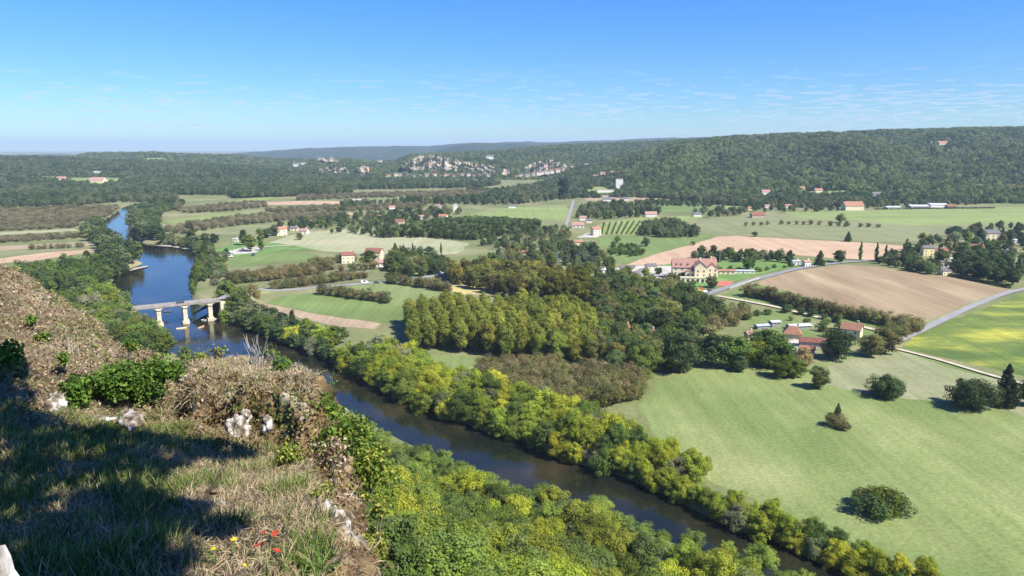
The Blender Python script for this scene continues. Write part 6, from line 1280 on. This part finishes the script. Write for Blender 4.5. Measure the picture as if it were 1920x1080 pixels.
IVY = [(0.085, 0.17, 0.028), (0.12, 0.21, 0.035), (0.055, 0.11, 0.025), (0.16, 0.24, 0.05)]
YEL = [(0.26, 0.29, 0.045), (0.19, 0.24, 0.04), (0.34, 0.34, 0.08), (0.12, 0.17, 0.04)]
plant('ivy_bush', 'large mound of glossy green ivy hanging over the dark hollow in the knoll', 'ivy', 235, 715, 11.3, .72, .45, .32, 3800, .050, IVY, 10, 1, 26)
plant('ivy_bush', 'left lobe of green ivy at the edge of the shaded knoll', 'ivy', 150, 732, 11.0, .36, .32, .22, 1300, .052, IVY, 6, 2)
plant('ivy_bush', 'right lobe of green ivy next to the dark gap', 'ivy', 300, 694, 11.5, .36, .3, .26, 900, .058, IVY, 6, 3)
plant('shrub', 'small round green bush on the right corner of the limestone block', 'shrub', 527, 688, 12.3, .22, .2, .18, 700, .042, IVY, 6, 4)
plant('shrub', 'low yellow-green plants along the back of the straw-capped block', 'shrub', 392, 673, 13.6, .42, .2, .12, 500, .045, YEL, 6, 5)
plant('shrub', 'little yellow-green plant behind the dark gap of the knoll', 'shrub', 366, 676, 13.4, .12, .1, .14, 220, .045, YEL+IVY, 4, 6)
plant('sapling', 'leafy green sapling growing from the cliff beside the gravel beach', 'sapling', 618, 765, 11.5, .28, .25, .50, 1100, .05, IVY+YEL[1:2], 8, 7)
plant('sapling', 'thin blue-green sapling in front of the river right of the block', 'sapling', 606, 725, 12.2, .18, .15, .30, 160, .045, IVY, 7, 8)
plant('shrub', 'bright yellow-green creeper on the edge of the shelf', 'creeper', 545, 860, 8.6, .20, .18, .22, 500, .04, YEL, 6, 9)
plant('shrub', 'yellow creeper hanging on the cliff right of the grassy shelf', 'creeper', 602, 930, 6.4, .12, .14, .22, 500, .032, YEL, 5, 10)
plant('shrub', 'tall column of yellow-green ivy climbing the lower cliff', 'creeper', 705, 1010, 8.0, .15, .2, .60, 1100, .042, YEL, 6, 11, 12)
plant('shrub', 'green bush at the foot of the sapling on the cliff', 'shrub', 640, 820, 10.5, .42, .3, .40, 1500, .05, IVY+YEL[:2], 8, 12)
plant('shrub', 'yellowing bush below the cliff saplings', 'shrub', 690, 880, 10.6, .40, .3, .42, 1500, .048, YEL+IVY[:2], 8, 13)
plant('shrub', 'brown-tipped bush clinging to the middle of the cliff', 'shrub', 622, 860, 8.6, .22, .2, .30, 800, .035, PINK+YEL[1:2], 6, 14)
plant('weed', 'green weed at the left edge in the shadow of the knoll', 'weed', 12, 668, 10.8, .25, .3, .35, 700, .05, IVY, 5, 15)
for i, (px, py, d, nn, lab) in enumerate([(240, 650, 13, 260, 'small green weed high on the dry knoll'), (60, 605, 12.5, 260, 'green sprig on the upper left of the dry knoll'), (78, 630, 12.3, 240, 'second green sprig on the left of the dry knoll'), (120, 672, 11.6, 220, 'pale weed just above the ivy'), (300, 860, 9, 200, 'dark weed in the grass shelf below the dark hollow'), (165, 1010, 5.6, 300, 'leafy weed in the dark lower-left grass')]): plant('weed', lab, 'weed', px, py, d, .16, .14, .12, nn, .042, IVY+YEL[1:2], 4, 30+i, 5)
# bare stems against the water
def stems(name, label, px, py, d, hpx, n_, spread, pal_leaf, seed, nleaf=3):
    rng = random.Random(seed); c = ray(px, py)*d+Vector((0, 0, CAM_Z)); h = hpx/F*d; o = empty(name, c); mb = MB(); LP = []
    for i in range(n_):
        a_ = rng.uniform(-spread, spread); b_ = rng.uniform(-.2, .2); hh = h*rng.uniform(.5, 1); x0 = rng.uniform(-.12, .12)
        pts = [(x0, 0, -.12), (x0+a_*hh*.4, b_*hh*.4, hh*.5), (x0+a_*hh, b_*hh, hh)]; mb.tube(pts, [.008, .006, .002], 4)
        for k in range(nleaf): t = rng.uniform(.3, 1); LP.append((x0+a_*hh*t+rng.uniform(-.04, .04), b_*hh*t, hh*t))
    mb.obj('stem', M['bark'] if pal_leaf else M['barkpale'], o)
    if pal_leaf:
        rr_ = np.random.default_rng(seed); P = np.array(LP); V, F_, k = leaves(rr_, P, np.tile([0, -.5, .6], (len(P), 1)), .05, .02); tinted('foliage', V, F_, pcol(rr_, len(P), pal_leaf, k), None, None, None, o)
    tag(o, label, 'plant')
stems('dry_stems', 'bunch of tall pale dry stems rising from the block against the water', 482, 683, 13, 60, 22, .35, None, 1)
stems('twig_plant', 'dark leaning twigs with a few green leaves left of the dry stems', 345, 682, 13.2, 52, 9, .75, IVY, 2, 4)
stems('twig_plant', 'sparse yellow-leaved twigs on the back of the block', 405, 676, 13.6, 36, 12, .8, YEL, 3, 6)
stems('twig_plant', 'thin leafy twigs right of the dry stems', 512, 684, 13, 46, 10, .5, IVY+YEL, 4, 5)
stems('twig_plant', 'thin leafy twigs at the cliff edge above the gravel beach', 608, 735, 12, 50, 9, .6, IVY, 5, 6)
stems('dry_stems', 'single dead stalks standing in the sunlit knoll', 133, 650, 12.4, 24, 5, .2, None, 6)
# white stones
def stone(px, py, d, s, label, seed, mat='rock', sq=(1, .8, .7)):
    bm = bmesh.new(); bmesh.ops.create_icosphere(bm, subdivisions=4, radius=1)
    for v_ in bm.verts:
        n_ = v_.co.normalized(); r_ = 1+.35*mnoise.noise(n_*1.3+Vector((seed, 0, 0)))+.16*mnoise.noise(n_*3.1+Vector((0, seed, 0)))-.22*abs(mnoise.noise(n_*2.2+Vector((seed, seed, 0))))
        r_ -= .12*round(mnoise.cell(n_*2.6+Vector((seed, 0, 0)))*2)/2-.05
        v_.co = Vector((n_.x*sq[0], n_.y*sq[1], n_.z*sq[2]))*r_*s
    me = bpy.data.meshes.new('stone'); bm.to_mesh(me); bm.free(); me.materials.append(M[mat]); me.polygons.foreach_set('use_smooth', np.ones(len(me.polygons), bool))
    c = ray(px, py)*d+Vector((0, 0, CAM_Z)); o = link('stone', me, None, c, seed*1.3); return tag(o, label, 'stone')
for i, (px, py, d, s, lab, sq) in enumerate([(448, 806, 10.55, .20, 'largest white limestone lump at the foot of the block', (.8, .8, 1.1)), (462, 780, 10.8, .11, 'white stone just above the largest limestone lump', (.7, .8, 1)), (425, 806, 10.6, .07, 'small white stone left of the largest lump', (1, .8, .9)), (470, 745, 11.15, .06, 'small white stone high on the face of the block', (.6, .8, 1.3)), (500, 795, 10.4, .10, 'pale stone right of the largest limestone lump', (.8, .8, 1.2)),
        (245, 790, 10.5, .26, 'wide white stone at the foot of the knoll', (1.4, .6, .45)), (180, 786, 10.6, .16, 'flat white stone left of the wide one', (1.5, .6, .3)), (368, 803, 10.6, .09, 'small white stone between the knoll and the block', (1.2, .7, .6)), (345, 715, 11.8, .11, 'grey stone in the dark gap of the knoll', (.9, .7, 1)), (105, 760, 10.7, .20, 'grey-white broken stone at the left foot of the knoll', (.8, .6, .9)),
        (408, 945, 6.5, .05, 'small flat pale stone in the middle of the grass', (1.6, 1, .5)), (248, 895, 7.8, .07, 'pale stone in the shaded grass', (1.3, 1, .5)), (345, 1010, 5.5, .04, 'little white stone near the yellow flowers', (1.4, 1, .5)), (605, 975, 5.9, .12, 'white stone at the edge of the cliff', (.6, .8, 1.3)), (632, 1000, 5.8, .13, 'pale stone face just below the shelf edge', (.6, .8, 1.5)), (575, 970, 6.0, .05, 'small grey stone by the cliff edge', (1, 1, .9)), (560, 965, 6.3, .05, 'brownish stone by the cliff edge', (.8, 1, 1))]):
    stone(px, py, d, s, lab, i+1.5, 'rock', sq)
# parapet corner
c = ray(-262, 1345)*1.0+Vector((0, 0, CAM_Z)); 
bm = bmesh.new(); bmesh.ops.create_cube(bm, size=1); bmesh.ops.subdivide_edges(bm, edges=bm.edges, cuts=14, use_grid_fill=True)
for v_ in bm.verts:
    v_.co = Vector((v_.co.x*.30-.25*v_.co.x*max(0, v_.co.z)*.5, v_.co.y*.3, v_.co.z*.3)); n_ = v_.co.normalized(); v_.co += n_*(.02*mnoise.noise(v_.co*9)+.008*mnoise.noise(v_.co*40))
me = bpy.data.meshes.new('parapet'); bm.to_mesh(me); bm.free(); M['parapet'] = mat_noise('parapet_stone', [(.35, (.18, .16, .13)), (.5, (.45, .43, .40)), (.7, (.68, .66, .62))], scale=14, detail=10, bump=.004, bscale=60); me.materials.append(M['parapet'])
o = link('parapet', me, None, tuple(c), R(8)); tag(o, 'rough grey stone corner of the parapet at the bottom left', 'parapet')
# flowers and red leaves
M['petal_yellow'] = flat('petal_yellow', (.85, .66, .02), .1, 20); M['petal_red'] = flat('leaf_red', (.30, .045, .025), .4, 20); M['stalk'] = flat('stalk_green', (.12, .2, .05), .1, 5)
def ground_hit(px, py):
    q = to_px(G[..., 0], G[..., 1], G[..., 2]); dd = (q[0]-px)**2+(q[1]-py)**2; dd[:, Tt > 6] = 1e12; dd[Uu > 13.3] = 1e12; i, j = np.unravel_index(np.argmin(dd), dd.shape); return Vector(G[i, j])
for px, py, s, lab in [(405, 1040, .020, 'yellow flower leftmost near the bottom of the grass'), (442, 1027, .022, 'yellow flower right of the other, larger and fuller'), (462, 1076, .012, 'small yellow flower at the bottom edge')]:
    s *= 1.3; p = ground_hit(px, py+24)+Vector((0, 0, .05)); o = empty('flower', p); MB().tube([(0, 0, -.02), (.004, 0, .04), (0, 0, .085)], [.003, .003, .002], 5).obj('stem', M['stalk'], o)
    v = [(0, 0, .09)]; f = []
    for k in range(14):
        a_ = k*math.pi/7; v += [(math.cos(a_-.16)*s*.5, math.sin(a_-.16)*s*.5, .092), (math.cos(a_)*s, math.sin(a_)*s, .088+.004*(k % 2)), (math.cos(a_+.16)*s*.5, math.sin(a_+.16)*s*.5, .092)]; f.append((0, 3*k+1, 3*k+2, 3*k+3))
    link('petal', newmesh('petal', v, f, M['petal_yellow']), o); MB().tube([(0, 0, .088), (0, 0, .098)], [s*.4, s*.25], 8).obj('flower_centre', M['petal_yellow'], o); tag(o, lab, 'flower')
for i, (px, py, s, lab) in enumerate([(487, 1042, .04, 'curled orange-red dead leaf, leftmost of the red leaves'), (516, 1025, .032, 'dark red leaf behind the curled orange one'), (498, 1020, .018, 'tiny red leaf above the curled orange one'), (522, 1058, .03, 'orange-red leaf lowest of the red leaves'), (405, 945, .05, 'long rusty dead leaf in the middle of the grass')]):
    p = ground_hit(px, py+3)+Vector((0, 0, .10)); v = []; f = []
    for a_ in range(7):
        x = (a_/6-.5)*2*s; w = s*.62*math.sin(math.pi*(a_+.35)/6.7); v += [(x, -w, .3*abs(w)+x*x*8), (x, 0, x*x*8), (x, w, .3*abs(w)+x*x*8)]
        if a_: b_ = 3*a_-3; f += [(b_, b_+3, b_+4, b_+1), (b_+1, b_+4, b_+5, b_+2)]
    o = link('fallen_leaf', newmesh('fallen_leaf', v, f, M['petal_red']), None, p, i*1.1); o.rotation_euler = (.5*math.sin(i*2), -.4, i*1.1); tag(o, lab, 'leaf')

# unseen tree added behind the viewer, its crown shaped to shade the shelf
def added_shade_tree(name, base, C, rad, leaf, ne, label):
    rng = np.random.default_rng(77); o = empty(name, base); Cl = np.array(C)-np.array(base)
    V = leaf_cloud(rng, Cl, np.array(rad), ne, leaf); q = link('crown', newmesh('crown', V, quads(len(V)//4), M['leaf']), o); q.color = (.08, .12, .03, 1)
    mb = MB(); top = (0, 0, 10.0); mb.tube([(0, 0, -5), (0.1, .1, 5), top], [.32, .26, .16], 8)
    for c_ in Cl[::3]: mb.tube([top, tuple((Vector(top)+Vector(c_))/2+Vector((0, 0, .25))), tuple(c_)], [.05, .03, .01], 5)
    mb.obj('trunk', M['bark'], o); tag(o, label, 'tree')
rs_ = random.Random(12); C = []; rad = []
def shade(px, py, r_, lift):     # a clump on the sun's path to this bit of the shelf
    p = ground_hit(px, py)
    while lift < 40:
        q = p+sdir*lift; X_, Y_ = to_px(*q); f_ = q.y*cp-(q.z-CAM_Z)*sp
        if f_ < 0.3 or Y_ < -F*1.6*r_/f_-60: break
        lift += .5
    C.append(tuple(q)); rad.append(r_*(.8 if py < 795 else 1.25 if px < 170 else 0.95))
SH = [(-60, 1060, .55), (40, 1050, .6), (120, 1060, .6), (60, 960, .65), (150, 1000, .5), (0, 900, .7), (110, 1040, .5), (200, 1060, .35), (60, 860, .7), (150, 850, .6), (240, 870, .5), (300, 850, .5), (330, 845, .5), (280, 835, .5), (200, 830, .5), (100, 820, .6), (0, 820, .7), (380, 860, .4), (430, 850, .4), (-60, 760, .6), (10, 745, .5), (-30, 700, .6), (30, 785, .5), (60, 800, .4), (5, 690, .4), (220, 1075, .45), (330, 960, .25), (390, 990, .25), (250, 930, .3), (200, 950, .3), (250, 1070, .25), (-120, 1000, .7), (-120, 850, .9), (-100, 920, .8), (90, 900, .5), (290, 1000, .2)]
for px, py, r_ in SH: shade(px, py, r_, 8.0)
print('shade', [tuple(round(v_, 1) for v_ in c_) for c_ in C[::5]])
added_shade_tree('added_shade_tree', (5.0, -3.0, 96), C, rad, .20, 200, 'unseen leafy tree added behind the viewer to shade the grassy shelf')
HAZE = 6.8e-5

# ------------------------------------------------------------------ the air
m = bpy.data.materials.new('haze'); m.use_nodes = True; n, l = m.node_tree.nodes, m.node_tree.links
n.remove(n['Principled BSDF']); pv = n.new('ShaderNodeVolumePrincipled'); pv.inputs['Color'].default_value = (0.62, 0.80, 1.0, 1); pv.inputs['Density'].default_value = HAZE; pv.inputs['Anisotropy'].default_value = 0.0
l.new(pv.outputs[0], n['Material Output'].inputs['Volume'])
hb = MB().box((0, 9000-0.5, (-9+262)/2), (26000, 25000, 271))
tag(hb.obj('haze', m), 'thin blue air over the valley', 'haze', None, 'stuff')
